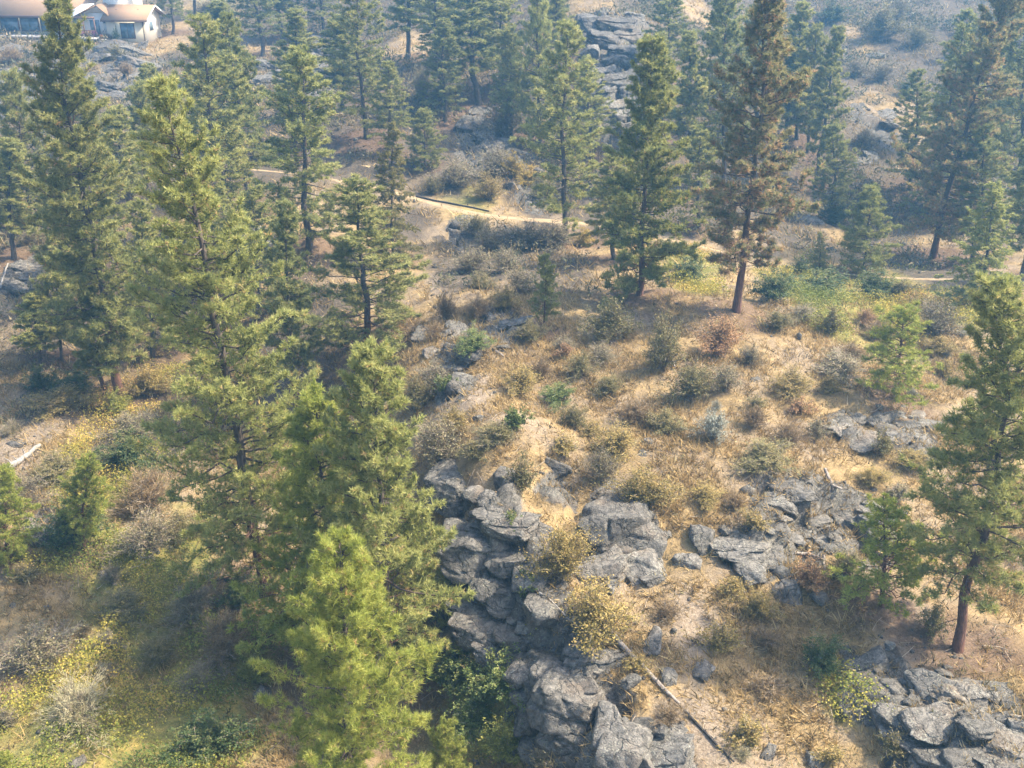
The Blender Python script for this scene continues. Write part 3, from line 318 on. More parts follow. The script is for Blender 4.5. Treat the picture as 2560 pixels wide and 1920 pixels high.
BOULDERS = [
 (-0.39, 37.08, 17.65, 0.97, 0.84, 'rounded reddish grey boulder standing alone on top of the outcrop'),
 (1.89, 38.3, 17.42, 1.06, 0.73, 'pale lichen covered boulder above the outcrop'),
 (0.48, 30.45, 15.2, 0.57, 0.43, 'small flat grey boulder on the dirt ledge of the outcrop'),
 (-1.21, 34.5, 16.94, 0.8, 0.34, 'pale angular block lying flat on top of the outcrop'),
 (4.98, 28.94, 15.56, 0.72, 1.05, 'blue grey boulder in the grass right of the big golden shrub'),
 (5.34, 27.42, 15.36, 0.59, 0.69, 'grey boulder with a white patch below the fallen log'),
 (7.5, 34.24, 16.41, 1.02, 1.11, 'rounded dark lichen boulder right of the tilted slab'),
 (6.82, 33.25, 16.0, 0.58, 0.85, 'grey boulder half buried under the rounded dark boulder'),
 (10.47, 31.81, 15.61, 0.94, 1.06, 'pointed dark slab under the orange dead conifer'),
 (11.63, 31.57, 15.5, 0.53, 0.76, 'narrow dark boulder right of the pointed slab'),
 (6.58, 27.9, 15.27, 0.7, 0.65, 'small white topped rock on the lower slope near the fallen log'),
 (11.26, 26.5, 14.94, 0.39, 0.57, 'small blue grey rock in the grass gully at right'),
 (9.69, 24.66, 14.47, 0.55, 0.55, 'dark squared block at the bottom edge right of centre'),
 (8.26, 24.75, 14.65, 0.35, 0.55, 'narrow pale rock at the bottom edge right of the charred stick'),
 (15.33, 28.34, 15.07, 0.22, 0.19, 'small white stone under the crooked pine'),
 (-2.29, 44.6, 17.56, 0.67, 0.3, 'flat pale stone on the bare left slope'),
 (-1.42, 41.52, 18.01, 0.56, 0.35, 'small brown grey stone on the left slope'),
 (6.15, 40.51, 17.4, 0.42, 0.28, 'small pale stone on the slope right of centre'),
 (5.69, 39.49, 17.31, 0.41, 0.34, 'small grey stone above the broad gold shrub'),
 (-26.68, 48.68, 12.61, 0.88, 0.42, 'smooth pale boulder at the left edge beyond the white log'),
 (-23.53, 50.33, 12.34, 0.34, 0.3, 'small white stone in the litter right of the white log'),
 (-22.03, 40.87, 11.93, 1.1, 1.1, 'grey boulder left of the dark green bush at lower left'),
 (-9.87, 31.45, 10.86, 0.8, 0.68, 'angular grey rock in yellow cover left of the front pine'),
 (-21.49, 35.85, 11.85, 0.37, 0.3, 'small pale stone on the ground at far left'),
 (-20.09, 35.95, 11.69, 0.37, 0.3, 'small pale stone right of another at far left'),
 (-15.61, 27.42, 11.54, 0.56, 0.33, 'pale rock at the bottom edge near the left corner'),
 (-18.3, 38.52, 11.68, 0.71, 0.35, 'pale stone in the brush at lower left'),
 (-10.21, 34.61, 11.32, 0.39, 0.33, 'grey stone beside the front pine'),
 (-4.42, 76.47, 15.56, 1.43, 1.07, 'pale boulder below the dirt road'),
 (-0.21, 86.68, 16.43, 0.93, 0.93, 'pale stone on the road bank'),
 (-1.28, 27.83, 11.11, 0.28, 0.17, 'white stone at the bottom edge under the thicket'),
 (11.82, 45.74, 17.89, 0.61, 0.31, 'dark flat stone on the knoll'),
]
LOGS = [
 ([(3.51, 29.23, 15.94), (4.11, 28.23, 15.8), (4.66, 27.41, 15.66), (5.14, 26.77, 15.51), (5.56, 26.28, 15.37)], 0.096, 'gray', 'fallen grey log lying down the slope below the big golden shrub'),
 ([(5.68, 26.0, 15.34), (6.07, 25.43, 15.25), (6.41, 24.94, 15.16), (6.71, 24.51, 15.06), (7.0, 24.14, 14.97)], 0.05, 'char', 'thin charred stick at the bottom edge below the fallen log'),
 ([(-26.24, 46.62, 12.41), (-25.98, 47.11, 12.49), (-25.72, 47.6, 12.58), (-25.49, 48.0, 12.66), (-25.25, 48.4, 12.75)], 0.165, 'white', 'bleached white fallen log at the left edge'),
 ([(13.53, 38.64, 17.07), (13.54, 38.08, 17.0), (13.55, 37.52, 16.94), (13.76, 37.48, 16.87), (13.96, 37.44, 16.8)], 0.067, 'gray', 'bleached dead branch lying on the lower right slope'),
 ([(-7.98, 84.41, 16.21), (-6.27, 83.43, 16.15), (-4.6, 82.59, 16.08), (-3.08, 81.83, 16.01), (-1.83, 81.07, 15.95)], 0.076, 'char', 'long dark pole lying along the upper side of the dirt road'),
 ([(11.18, 33.92, 16.01), (11.49, 33.92, 16.0), (11.79, 33.92, 15.99), (12.04, 33.72, 15.98), (12.29, 33.52, 15.96)], 0.061, 'gray', 'grey dead branches across the boulders at right'),
 ([(12.28, 33.7, 16.07), (12.23, 33.44, 15.86), (12.17, 33.18, 15.95), (12.11, 32.92, 16.01), (12.06, 32.67, 15.96)], 0.042, 'gray', 'short upright grey snag beside the orange dead conifer'),
 ([(10.18, 32.09, 15.93), (10.54, 32.35, 15.97), (10.89, 32.6, 16.01), (11.1, 32.74, 16.05), (11.31, 32.88, 16.09)], 0.042, 'gray', 'thin dead stick leaning under the orange dead conifer'),
 ([(-9.3, 127.16, 21.7), (-8.78, 124.47, 21.74), (-8.26, 121.77, 21.78), (-7.74, 119.07, 21.82), (-7.21, 116.37, 21.86)], 0.141, 'gray', 'fallen pale trunk on the shaded slope at the top'),
 ([(-34.41, 65.5, 15.35), (-34.72, 66.52, 15.4), (-35.03, 67.53, 15.45), (-35.34, 68.55, 15.5), (-35.65, 69.57, 15.54)], 0.075, 'white', 'bleached leaning snag at the left edge'),
 ([(7.56, 47.88, 17.89), (7.88, 48.23, 17.89), (8.2, 48.57, 17.9), (8.2, 47.94, 17.91), (8.2, 47.31, 17.91)], 0.056, 'white', 'bleached bare branch under the tall grey olive shrub'),
 ([(0.99, 30.81, 16.47), (1.42, 30.55, 16.31), (1.74, 30.19, 16.16), (2.03, 29.88, 16.01), (2.33, 29.75, 15.85)], 0.037, 'white', 'bare pale branch sprawling left of the big golden shrub'),
 ([(-0.87, 49.84, 17.64), (-0.76, 49.72, 17.61), (-0.64, 49.6, 17.58), (-0.53, 49.47, 17.55), (-0.42, 49.35, 17.52)], 0.074, 'gray', 'short dead log on the shaded slope left of the sapling'),
]
HOUSE = (-49.03, 145.0, 20.83)

# ---------------------------------------------------------------- terrain (numpy)
def _hash(ix, iy, seed):
    h = (ix.astype(np.int64)*374761393 + iy.astype(np.int64)*668265263 + seed*1442695041) & 0xffffffff
    h = ((h ^ (h >> 13))*1274126177) & 0xffffffff
    h = ((h ^ (h >> 16))*2246822519) & 0xffffffff
    return ((h ^ (h >> 15)) & 0xffffff)/float(0xffffff)

def vnoise(x, y, seed=0):
    ix = np.floor(x); iy = np.floor(y); fx = x-ix; fy = y-iy
    ux = fx*fx*(3-2*fx); uy = fy*fy*(3-2*fy)
    a = _hash(ix, iy, seed); b = _hash(ix+1, iy, seed); c = _hash(ix, iy+1, seed); d = _hash(ix+1, iy+1, seed)
    return (a*(1-ux)+b*ux)*(1-uy)+(c*(1-ux)+d*ux)*uy

def fbm(x, y, seed=0, octv=4):
    s = 0; a = 0.5; t = 0
    for k in range(octv):
        s = s+a*vnoise(x*2**k, y*2**k, seed+k*17); t += a; a *= .5
    return s/t

def cellstep(x, y, seed):
    """random height of the nearest jittered cell centre and the distance margin to the second nearest"""
    ix = np.floor(x); iy = np.floor(y)
    d1 = np.full(x.shape, 9.); d2 = np.full(x.shape, 9.); hv = np.zeros(x.shape)
    for dx in (-1, 0, 1):
        for dy in (-1, 0, 1):
            cx = ix+dx; cy = iy+dy
            px = cx+.15+.7*_hash(cx, cy, seed); py = cy+.15+.7*_hash(cx, cy, seed+5); hh = _hash(cx, cy, seed+9)
            d = np.hypot(x-px, y-py)
            n = d < d1
            d2 = np.where(n, d1, np.minimum(d2, d)); hv = np.where(n, hh, hv); d1 = np.where(n, d, d1)
    return hv, d2-d1

def _tps_k(r2):
    return .5*r2*np.log(r2+1e-9)

class Terrain:
    def __init__(s, cp, zones, road):
        cp = np.array(cp, float); s.c = cp[:, :2]; n = len(cp)
        d2 = ((s.c[:, None]-s.c[None])**2).sum(-1)
        A = np.zeros((n+3, n+3)); A[:n, :n] = _tps_k(d2)+np.eye(n)*.6
        P = np.c_[np.ones(n), s.c]; A[:n, n:] = P; A[n:, :n] = P.T
        s.w = np.linalg.solve(A, np.r_[cp[:, 2], 0, 0, 0])
        s.zones = zones; s.road = np.array(road, float) if road is not None else None
        def axis(segs):
            out = [segs[0][0]]
            for a, b, s0, s1 in segs:
                v = a
                while v < b-1e-6:
                    f = (v-a)/(b-a); v = min(b, v+s0+(s1-s0)*f); out.append(v)
            return np.array(out)
        xr = axis([(0, 34, .32, .34), (34, 80, .4, 1.0), (80, 900, 2, 60)])
        s.xs = np.r_[-xr[:0:-1], xr]
        s.ys = np.r_[axis([(-120, 14, 8, .6)])[:-1], axis([(14, 62, .30, .34), (62, 125, .36, .6), (125, 200, .7, 2.5), (200, 1100, 4, 60)])]
        X, Y = np.meshgrid(s.xs, s.ys)
        s.M = {}
        for k in ('rock', 'green', 'dirt', 'brush'):
            s.M[k] = s._mask(X, Y, k)
        s.Z = s._height(X, Y)
    def base(s, X, Y):
        sh = X.shape; q = np.c_[X.ravel(), Y.ravel()]; z = np.zeros(len(q)); n = len(s.c)
        for i in range(n):
            z += s.w[i]*_tps_k(((q-s.c[i])**2).sum(1))
        return (z+s.w[n]+q@s.w[n+1:]).reshape(sh)
    def _mask(s, X, Y, kind):
        m = np.zeros(X.shape)
        wob = (fbm(X*.45, Y*.45, 31)-.5)*1.1
        for k, x, y, rx, ry in s.zones:
            if k == kind:
                d = np.hypot((X-x)/rx, (Y-y)/ry)+wob
                m = np.maximum(m, np.clip((1.15-d)/.35, 0, 1))
        if kind == 'brush':                                     # beyond the road, scrub plus painted tree and slope shade, save golden clearings
            far = np.clip((Y-82)/9, 0, 1)*.9
            for k, x, y, rx, ry in s.zones:
                if k == 'gold': far = far*np.clip((np.hypot((X-x)/rx, (Y-y)/ry)+wob-.75)/.4, 0, 1); m = m*np.clip((np.hypot((X-x)/rx, (Y-y)/ry)+wob-.75)/.4, 0, 1)
            m = np.maximum(m, far)
        return m
    def road_dist(s, X, Y):
        best = np.full(X.shape, 1e9); zz = np.zeros(X.shape)
        for a, b in zip(s.road[:-1], s.road[1:]):
            ab = b-a; t = np.clip(((X-a[0])*ab[0]+(Y-a[1])*ab[1])/(ab[0]**2+ab[1]**2), 0, 1)
            d = np.hypot(X-a[0]-t*ab[0], Y-a[1]-t*ab[1]); z = a[2]+t*ab[2]
            n = d < best; best = np.where(n, d, best); zz = np.where(n, z, zz)
        return best, zz
    def _height(s, X, Y):
        z = s.base(X, Y)
        far = np.clip((np.hypot(X, Y-70)-190)/150, 0, 1)          # beyond the surveyed part the land runs out into long hills
        hills = 26+np.clip(Y-150, -150, 500)*.07+14*fbm(X*.006, Y*.006, 77)
        z = z*(1-far)+hills*far
        r = s.M['rock']
        det = (fbm(X*.35, Y*.35, 3)-.5)*.9+(fbm(X*1.3, Y*1.3, 5, 3)-.5)*.28
        wx = X+1.2*(fbm(X*.5, Y*.5, 41)-.5); wy = Y+1.2*(fbm(X*.5, Y*.5, 43)-.5)
        h1, g1 = cellstep(wx/1.9+wy*.12, wy/1.5, 7); h2, g2 = cellstep(wx/.75, wy/.7, 9)
        blk = (h1-.45)*1.25-.5*np.clip(.12-g1, 0, .12)/.12+(h2-.5)*.42-.16*np.clip(.14-g2, 0, .14)/.14
        z = z+det*(1-.6*r)+blk*r
        if s.road is not None:
            d, zr = s.road_dist(X, Y); t = np.clip((d-1.5)/2.2, 0, 1); t = t*t*(3-2*t)
            s.M['road'] = 1-np.clip((d-1.0)/.9, 0, 1)
            z = zr*(1-t)+z*t
        return z
    def _bil(s, A, x, y):
        x = np.asarray(x, float); y = np.asarray(y, float)
        i = np.clip(np.searchsorted(s.xs, x)-1, 0, len(s.xs)-2); j = np.clip(np.searchsorted(s.ys, y)-1, 0, len(s.ys)-2)
        u = np.clip((x-s.xs[i])/(s.xs[i+1]-s.xs[i]), 0, 1); v = np.clip((y-s.ys[j])/(s.ys[j+1]-s.ys[j]), 0, 1)
        return (A[j, i]*(1-u)+A[j, i+1]*u)*(1-v)+(A[j+1, i]*(1-u)+A[j+1, i+1]*u)*v
    def z(s, x, y): return s._bil(s.Z, x, y)
    def m(s, k, x, y): return s._bil(s.M[k], x, y)

# ---------------------------------------------------------------- helpers
def new_mesh(name, V, F, tone=None, smooth=False):
    """V (n,3), F (m,3) or (m,4) or a list of such arrays; tone: one float per vertex"""
    me = bpy.data.meshes.new(name)
    Fs = F if isinstance(F, list) else [F]
    Fs = [np.asarray(f, np.int32) for f in Fs if len(f)]
    V = np.asarray(V, np.float32)
    idx = np.concatenate([f.ravel() for f in Fs]); cnt = np.concatenate([np.full(len(f), f.shape[1], np.int32) for f in Fs])
    me.vertices.add(len(V)); me.vertices.foreach_set('co', V.ravel())
    me.loops.add(len(idx)); me.loops.foreach_set('vertex_index', idx)
    me.polygons.add(len(cnt)); st = np.r_[0, np.cumsum(cnt)[:-1]].astype(np.int32); me.polygons.foreach_set('loop_start', st)
    me.update(calc_edges=True)
    if smooth: me.polygons.foreach_set('use_smooth', np.ones(len(cnt), bool))
    if tone is not None:
        a = me.attributes.new('tone', 'FLOAT', 'POINT'); a.data.foreach_set('value', np.asarray(tone, np.float32))
    return me

def link(name, me, parent=None, mat=None):
    o = bpy.data.objects.new(name, me); COL.objects.link(o)
    if parent is not None: o.parent = parent
    if mat is not None:
        if len(me.materials) == 0: me.materials.append(None)
        o.material_slots[0].link = 'OBJECT'; o.material_slots[0].material = mat
    return o

def tag(o, label=None, cat=None, group=None, kind=None):
    for k, v in (('label', label), ('category', cat), ('group', group), ('kind', kind)):
        if v: o[k] = v
    return o

def empty(name, loc, label, cat, group=None):
    o = bpy.data.objects.new(name, None); o.empty_display_size = .2; COL.objects.link(o); o.location = loc
    return tag(o, label, cat, group)

def nrm(a): return a/np.maximum(np.linalg.norm(a, axis=-1, keepdims=True), 1e-9)

def tubes(P, Rr, sides=4):
    """P (N,K,3) paths, Rr (N,K) radii -> verts, quads"""
    N, K, _ = P.shape
    D = np.empty_like(P); D[:, 1:-1] = P[:, 2:]-P[:, :-2]; D[:, 0] = P[:, 1]-P[:, 0]; D[:, -1] = P[:, -1]-P[:, -2]; D = nrm(D)
    ref = np.where(np.abs(D[..., 2:3]) > .85, np.array([1., 0, 0]), np.array([0, 0, 1.]))
    A = nrm(np.cross(D, ref)); B = np.cross(D, A)
    th = np.arange(sides)*2*np.pi/sides
    V = P[:, :, None]+Rr[:, :, None, None]*(A[:, :, None]*np.cos(th)[:, None]+B[:, :, None]*np.sin(th)[:, None])
    n = np.arange(N)[:, None, None]*K*sides; k = np.arange(K-1)[None, :, None]*sides; s = np.arange(sides)[None, None]; s2 = (s+1) % sides
    F = np.stack([n+k+s, n+k+s2, n+k+sides+s2, n+k+sides+s], -1).reshape(-1, 4)
    return V.reshape(-1, 3), F

class Acc:
    def __init__(s): s.V = []; s.T = []; s.Q = []; s.t = []; s.n = 0
    def add(s, V, F, tone=.5):
        F = np.asarray(F)+s.n; (s.Q if F.shape[1] == 4 else s.T).append(F); s.V.append(V); s.n += len(V)
        s.t.append(np.full(len(V), tone) if np.isscalar(tone) else tone)
    def mesh(s, name, smooth=False):
        Fs = [np.concatenate(x) for x in (s.T, s.Q) if x]
        return new_mesh(name, np.concatenate(s.V), Fs, np.concatenate(s.t), smooth)

def blades(C, D, ln, wd, tone):
    """thin triangles from C along D"""
    rnd = nrm(np.random.RandomState(len(C)).normal(size=D.shape)); sd = nrm(np.cross(D, rnd))*wd[:, None]*.5
    V = np.stack([C-sd, C+sd, C+D*ln[:, None]], 1).reshape(-1, 3)
    return V, np.arange(len(V)).reshape(-1, 3), np.repeat(tone, 3)

def leaves(C, N, U, ln, wd, tone):
    """small diamond leaves centred C in the plane spanned by U and N x U"""
    S = nrm(np.cross(N, U))*wd[:, None]*.5; L = nrm(U)*ln[:, None]*.5
    V = np.stack([C-L, C+S, C+L, C-S], 1).reshape(-1, 3)
    return V, np.arange(len(V)).reshape(-1, 4), np.repeat(tone, 4)

def boxes(lst):
    """list of (x0,x1,y0,y1,z0,z1) -> verts, quads"""
    V = []; F = []
    for x0, x1, y0, y1, z0, z1 in lst:
        b = len(V)
        V += [(x0, y0, z0), (x1, y0, z0), (x1, y1, z0), (x0, y1, z0), (x0, y0, z1), (x1, y0, z1), (x1, y1, z1), (x0, y1, z1)]
        F += [[b, b+3, b+2, b+1], [b+4, b+5, b+6, b+7], [b, b+1, b+5, b+4], [b+1, b+2, b+6, b+5], [b+2, b+3, b+7, b+6], [b+3, b, b+4, b+7]]
    return np.array(V, float), np.array(F)

# ---------------------------------------------------------------- materials
def mat(name):
    m = bpy.data.materials.new(name); m.use_nodes = True
    return m, m.node_tree, m.node_tree.nodes['Principled BSDF']
def node(nt, t, **kw):
    n = nt.nodes.new(t)
    for k, v in kw.items(): setattr(n, k, v)
    return n
def ramp(nt, fac, stops):
    r = nt.nodes.new('ShaderNodeValToRGB'); el = r.color_ramp.elements
    while len(el) < len(stops): el.new(.5)
    for e, (p, c) in zip(el, stops): e.position = p; e.color = (*c, 1)
    nt.links.new(fac, r.inputs[0]); return r.outputs[0]
def noise(nt, scale, detail=4, rough=.55, vec=None, dist=0):
    n = nt.nodes.new('ShaderNodeTexNoise'); n.inputs['Scale'].default_value = scale; n.inputs['Detail'].default_value = detail
    n.inputs['Roughness'].default_value = rough; n.inputs['Distortion'].default_value = dist
    if vec is not None: nt.links.new(vec, n.inputs['Vector'])
    return n.outputs[0]
def mix(nt, a, b, f, mode='MIX'):
    m = nt.nodes.new('ShaderNodeMix'); m.data_type = 'RGBA'; m.blend_type = mode
    for s, v in ((0, f), (6, a), (7, b)):
        if hasattr(v, 'links') or hasattr(v, 'is_linked'): nt.links.new(v, m.inputs[s])
        elif s == 0: m.inputs[0].default_value = v
        else: m.inputs[s].default_value = (*v, 1)
    return m.outputs[2]
def mth(nt, op, a, b=None, clamp=False):
    m = nt.nodes.new('ShaderNodeMath'); m.operation = op; m.use_clamp = clamp
    for i, v in enumerate((a, b)):
        if v is None: continue
        if isinstance(v, (int, float)): m.inputs[i].default_value = v
        else: nt.links.new(v, m.inputs[i])
    return m.outputs[0]
def bump(nt, b, h, strength=.4, dist=.1):
    n = nt.nodes.new('ShaderNodeBump'); n.inputs['Strength'].default_value = strength; n.inputs['Distance'].default_value = dist
    nt.links.new(h, n.inputs['Height']); nt.links.new(n.outputs[0], b.inputs['Normal'])
def world_pos(nt): return nt.nodes.new('ShaderNodeNewGeometry').outputs['Position']

def leaf_mat(name, stops, trans=.3, var=.12):
    m, nt, b = mat(name)
    a = node(nt, 'ShaderNodeAttribute', attribute_name='tone')
    c = ramp(nt, a.outputs['Fac'], stops)
    oi = nt.nodes.new('ShaderNodeObjectInfo')
    hs = nt.nodes.new('ShaderNodeHueSaturation'); nt.links.new(c, hs.inputs['Color'])
    nt.links.new(mth(nt, 'ADD', mth(nt, 'MULTIPLY', oi.outputs['Random'], var*2), 1-var), hs.inputs['Value'])
    hs.inputs['Saturation'].default_value = .96
    nt.links.new(hs.outputs[0], b.inputs['Base Color']); b.inputs['Roughness'].default_value = .62; b.inputs['Specular IOR Level'].default_value = .25
    if trans:
        tr = nt.nodes.new('ShaderNodeBsdfTranslucent'); nt.links.new(hs.outputs[0], tr.inputs[0])
        mx = nt.nodes.new('ShaderNodeMixShader'); mx.inputs[0].default_value = trans
        nt.links.new(b.outputs[0], mx.inputs[1]); nt.links.new(tr.outputs[0], mx.inputs[2])
        nt.links.new(mx.outputs[0], nt.nodes['Material Output'].inputs[0])
    return m

TAN = (.50, .30, .13)
PINE = {
 'yg': leaf_mat('needles_yellow_green', [(0, (.135, .150, .040)), (.45, (.292, .308, .082)), (.82, (.48, .455, .15)), (.93, (.56, .44, .18)), (1, TAN)], .45),
 'lg': leaf_mat('needles_fresh_green', [(0, (.130, .160, .026)), (.45, (.275, .310, .050)), (.82, (.46, .445, .10)), (.94, (.50, .42, .13)), (1, TAN)], .45),
 'g': leaf_mat('needles_green', [(0, (.135, .150, .042)), (.45, (.285, .295, .082)), (.82, (.47, .435, .15)), (.94, (.50, .40, .16)), (1, TAN)], .45),
 'dk': leaf_mat('needles_dark_green', [(0, (.125, .148, .048)), (.45, (.255, .275, .084)), (.82, (.42, .395, .14)), (.95, (.44, .36, .15)), (1, TAN)], .45),
 'br': leaf_mat('needles_browned', [(0, (.120, .130, .050)), (.40, (.230, .230, .090)), (.72, (.380, .330, .14)), (.86, (.44, .31, .15)), (1, (.47, .28, .15))], .45),
 'ol': leaf_mat('needles_olive', [(0, (.120, .115, .036)), (.45, (.240, .220, .070)), (.82, (.380, .315, .12)), (1, (.48, .32, .15))], .45),
}
LEAF = {
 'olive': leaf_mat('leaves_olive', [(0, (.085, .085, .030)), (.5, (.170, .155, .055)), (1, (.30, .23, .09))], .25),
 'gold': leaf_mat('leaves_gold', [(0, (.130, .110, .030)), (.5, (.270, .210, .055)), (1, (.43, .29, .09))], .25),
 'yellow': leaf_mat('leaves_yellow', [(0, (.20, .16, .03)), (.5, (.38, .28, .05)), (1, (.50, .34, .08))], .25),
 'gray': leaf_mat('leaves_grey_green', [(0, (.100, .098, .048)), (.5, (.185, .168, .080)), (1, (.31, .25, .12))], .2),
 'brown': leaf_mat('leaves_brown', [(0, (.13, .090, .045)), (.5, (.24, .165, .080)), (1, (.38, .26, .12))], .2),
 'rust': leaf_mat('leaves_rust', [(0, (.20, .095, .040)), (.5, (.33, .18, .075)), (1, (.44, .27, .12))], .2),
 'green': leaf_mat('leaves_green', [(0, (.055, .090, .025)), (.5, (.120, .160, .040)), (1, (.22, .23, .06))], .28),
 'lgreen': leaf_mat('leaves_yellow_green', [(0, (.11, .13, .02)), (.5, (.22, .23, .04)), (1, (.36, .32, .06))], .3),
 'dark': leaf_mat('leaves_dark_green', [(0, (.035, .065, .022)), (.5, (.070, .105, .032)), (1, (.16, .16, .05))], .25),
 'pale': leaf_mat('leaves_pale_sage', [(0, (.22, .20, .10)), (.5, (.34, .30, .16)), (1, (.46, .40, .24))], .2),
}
SAGE = leaf_mat('leaves_silver_sage', [(0, (.20, .21, .165)), (.5, (.30, .31, .24)), (1, (.42, .42, .34))], .15)
COVER = leaf_mat('leaves_ground_cover', [(0, (.105, .145, .028)), (.35, (.25, .260, .038)), (.65, (.43, .350, .050)), (.88, (.50, .36, .065)), (1, (.48, .27, .09))], .28, 0)
BRUSH = leaf_mat('brush_leaves', [(0, (.075, .085, .040)), (.35, (.14, .135, .065)), (.7, (.22, .18, .095)), (1, (.33, .24, .12))], .25, 0)
WEED = leaf_mat('weed_stalks', [(0, (.065, .055, .030)), (.4, (.15, .115, .055)), (.7, (.20, .175, .065)), (1, (.34, .22, .10))], .2, 0)
GRASS = leaf_mat('dry_grass_blades', [(0, (.140, .098, .044)), (.35, (.30, .208, .084)), (.75, (.48, .332, .134)), (1, (.58, .44, .22))], .25, 0)
TWIG = leaf_mat('bare_twigs', [(0, (.11, .082, .055)), (.5, (.22, .165, .11)), (1, (.40, .33, .25))], 0)

def bark(name, c0, c1, c2, upper=None):
    m, nt, b = mat(name); tc = nt.nodes.new('ShaderNodeTexCoord')
    mp = nt.nodes.new('ShaderNodeMapping'); mp.inputs['Scale'].default_value = (5, 5, 1.3); nt.links.new(tc.outputs['Object'], mp.inputs[0])
    n = noise(nt, 2.2, 6, .65, mp.outputs[0], .6)
    c = ramp(nt, n, [(.3, c0), (.5, c1), (.72, c2)])
    if upper:                                                   # old plates are red near the foot, grey brown higher up
        sp = nt.nodes.new('ShaderNodeSeparateXYZ'); nt.links.new(tc.outputs['Object'], sp.inputs[0])
        f = mth(nt, 'MULTIPLY', mth(nt, 'SUBTRACT', sp.outputs[2], 2.5), .22, True)
        c = mix(nt, c, ramp(nt, n, [(.3, upper[0]), (.5, upper[1]), (.72, upper[2])]), f)
    nt.links.new(c, b.inputs['Base Color']); b.inputs['Roughness'].default_value = .9
    bump(nt, b, n, .8, .05); return m
BARK_RED = bark('pine_bark_red', (.045, .026, .020), (.120, .056, .036), (.21, .105, .065), ((.040, .034, .030), (.095, .072, .056), (.17, .13, .10)))
BARK_GREY = bark('pine_bark_grey', (.040, .034, .030), (.095, .075, .062), (.17, .135, .11))
WOOD = {'gray': bark('dead_wood_grey', (.10, .085, .07), (.24, .20, .165), (.40, .35, .30)),
        'white': bark('dead_wood_bleached', (.16, .145, .13), (.30, .275, .245), (.42, .39, .355)),
        'char': bark('charred_wood', (.012, .011, .010), (.035, .03, .027), (.10, .085, .07))}

def rock_nodes(nt, vec, fine=1.0):
    n1 = noise(nt, .55*fine, 6, .6, vec, .3); n2 = noise(nt, 4.2*fine, 8, .68, vec); n3 = noise(nt, 15*fine, 4, .6, vec)
    base = ramp(nt, n2, [(.22, (.036, .032, .028)), (.45, (.100, .091, .079)), (.62, (.178, .162, .140)), (.8, (.285, .262, .226))])
    warm = mix(nt, base, (.17, .118, .075), mth(nt, 'MULTIPLY', ramp(nt, n1, [(.52, (0, 0, 0)), (.70, (1, 1, 1))]), .55))
    lich = ramp(nt, n3, [(.53, (0, 0, 0)), (.62, (1, 1, 1))])
    lz = ramp(nt, noise(nt, 1.1*fine, 4, .6, vec), [(.45, (0, 0, 0)), (.62, (1, 1, 1))])
    c = mix(nt, warm, (.285, .28, .225), mth(nt, 'MULTIPLY', mth(nt, 'MULTIPLY', lich, lz), .75))
    dk = ramp(nt, noise(nt, 7*fine, 5, .7, vec), [(.30, (.40, .40, .40)), (.46, (1, 1, 1))])
    c = mix(nt, c, dk, 1.0, 'MULTIPLY')
    sp = ramp(nt, noise(nt, 34*fine, 3, .6, vec), [(.34, (.55, .55, .55)), (.50, (1, 1, 1)), (.66, (1.45, 1.45, 1.42))])
    c = mix(nt, c, sp, .8, 'MULTIPLY')
    wv = nt.nodes.new('ShaderNodeVectorMath'); wv.operation = 'ADD'; nn = nt.nodes.new('ShaderNodeTexNoise'); nn.inputs['Scale'].default_value = 1.7; nn.inputs['Detail'].default_value = 5
    nt.links.new(vec, nn.inputs['Vector']); nt.links.new(vec, wv.inputs[0]); nt.links.new(nn.outputs['Color'], wv.inputs[1])
    cr = None
    for sc, wd in ((.6, .030), (1.5, .030)):                     # joints and hairline cracks
        vo = nt.nodes.new('ShaderNodeTexVoronoi'); vo.feature = 'DISTANCE_TO_EDGE'; vo.inputs['Scale'].default_value = sc*fine; nt.links.new(wv.outputs[0], vo.inputs['Vector'])
        k = ramp(nt, vo.outputs['Distance'], [(0, (.22, .22, .22) if sc < 1 else (.50, .50, .50)), (wd, (1, 1, 1))]); cr = k if cr is None else mix(nt, cr, k, 1.0, 'MULTIPLY')
    c = mix(nt, c, cr, .28, 'MULTIPLY')
    h = mth(nt, 'ADD', mth(nt, 'ADD', n2, mth(nt, 'MULTIPLY', n3, .35)), mth(nt, 'MULTIPLY', cr, .8))
    return c, h
def rock_mat():
    m, nt, b = mat('lichen_grey_rock'); tc = nt.nodes.new('ShaderNodeTexCoord'); oi = nt.nodes.new('ShaderNodeObjectInfo')
    v = nt.nodes.new('ShaderNodeVectorMath'); v.operation = 'ADD'
    nt.links.new(world_pos(nt), v.inputs[0]); nt.links.new(oi.outputs['Random'], v.inputs[1])
    c, h = rock_nodes(nt, v.outputs[0])
    hs = nt.nodes.new('ShaderNodeHueSaturation'); nt.links.new(c, hs.inputs['Color'])
    nt.links.new(mth(nt, 'ADD', mth(nt, 'MULTIPLY', oi.outputs['Random'], .5), .75), hs.inputs['Value'])
    nt.links.new(hs.outputs[0], b.inputs['Base Color']); b.inputs['Roughness'].default_value = .88
    bump(nt, b, h, .9, .09); return m
ROCK = rock_mat()

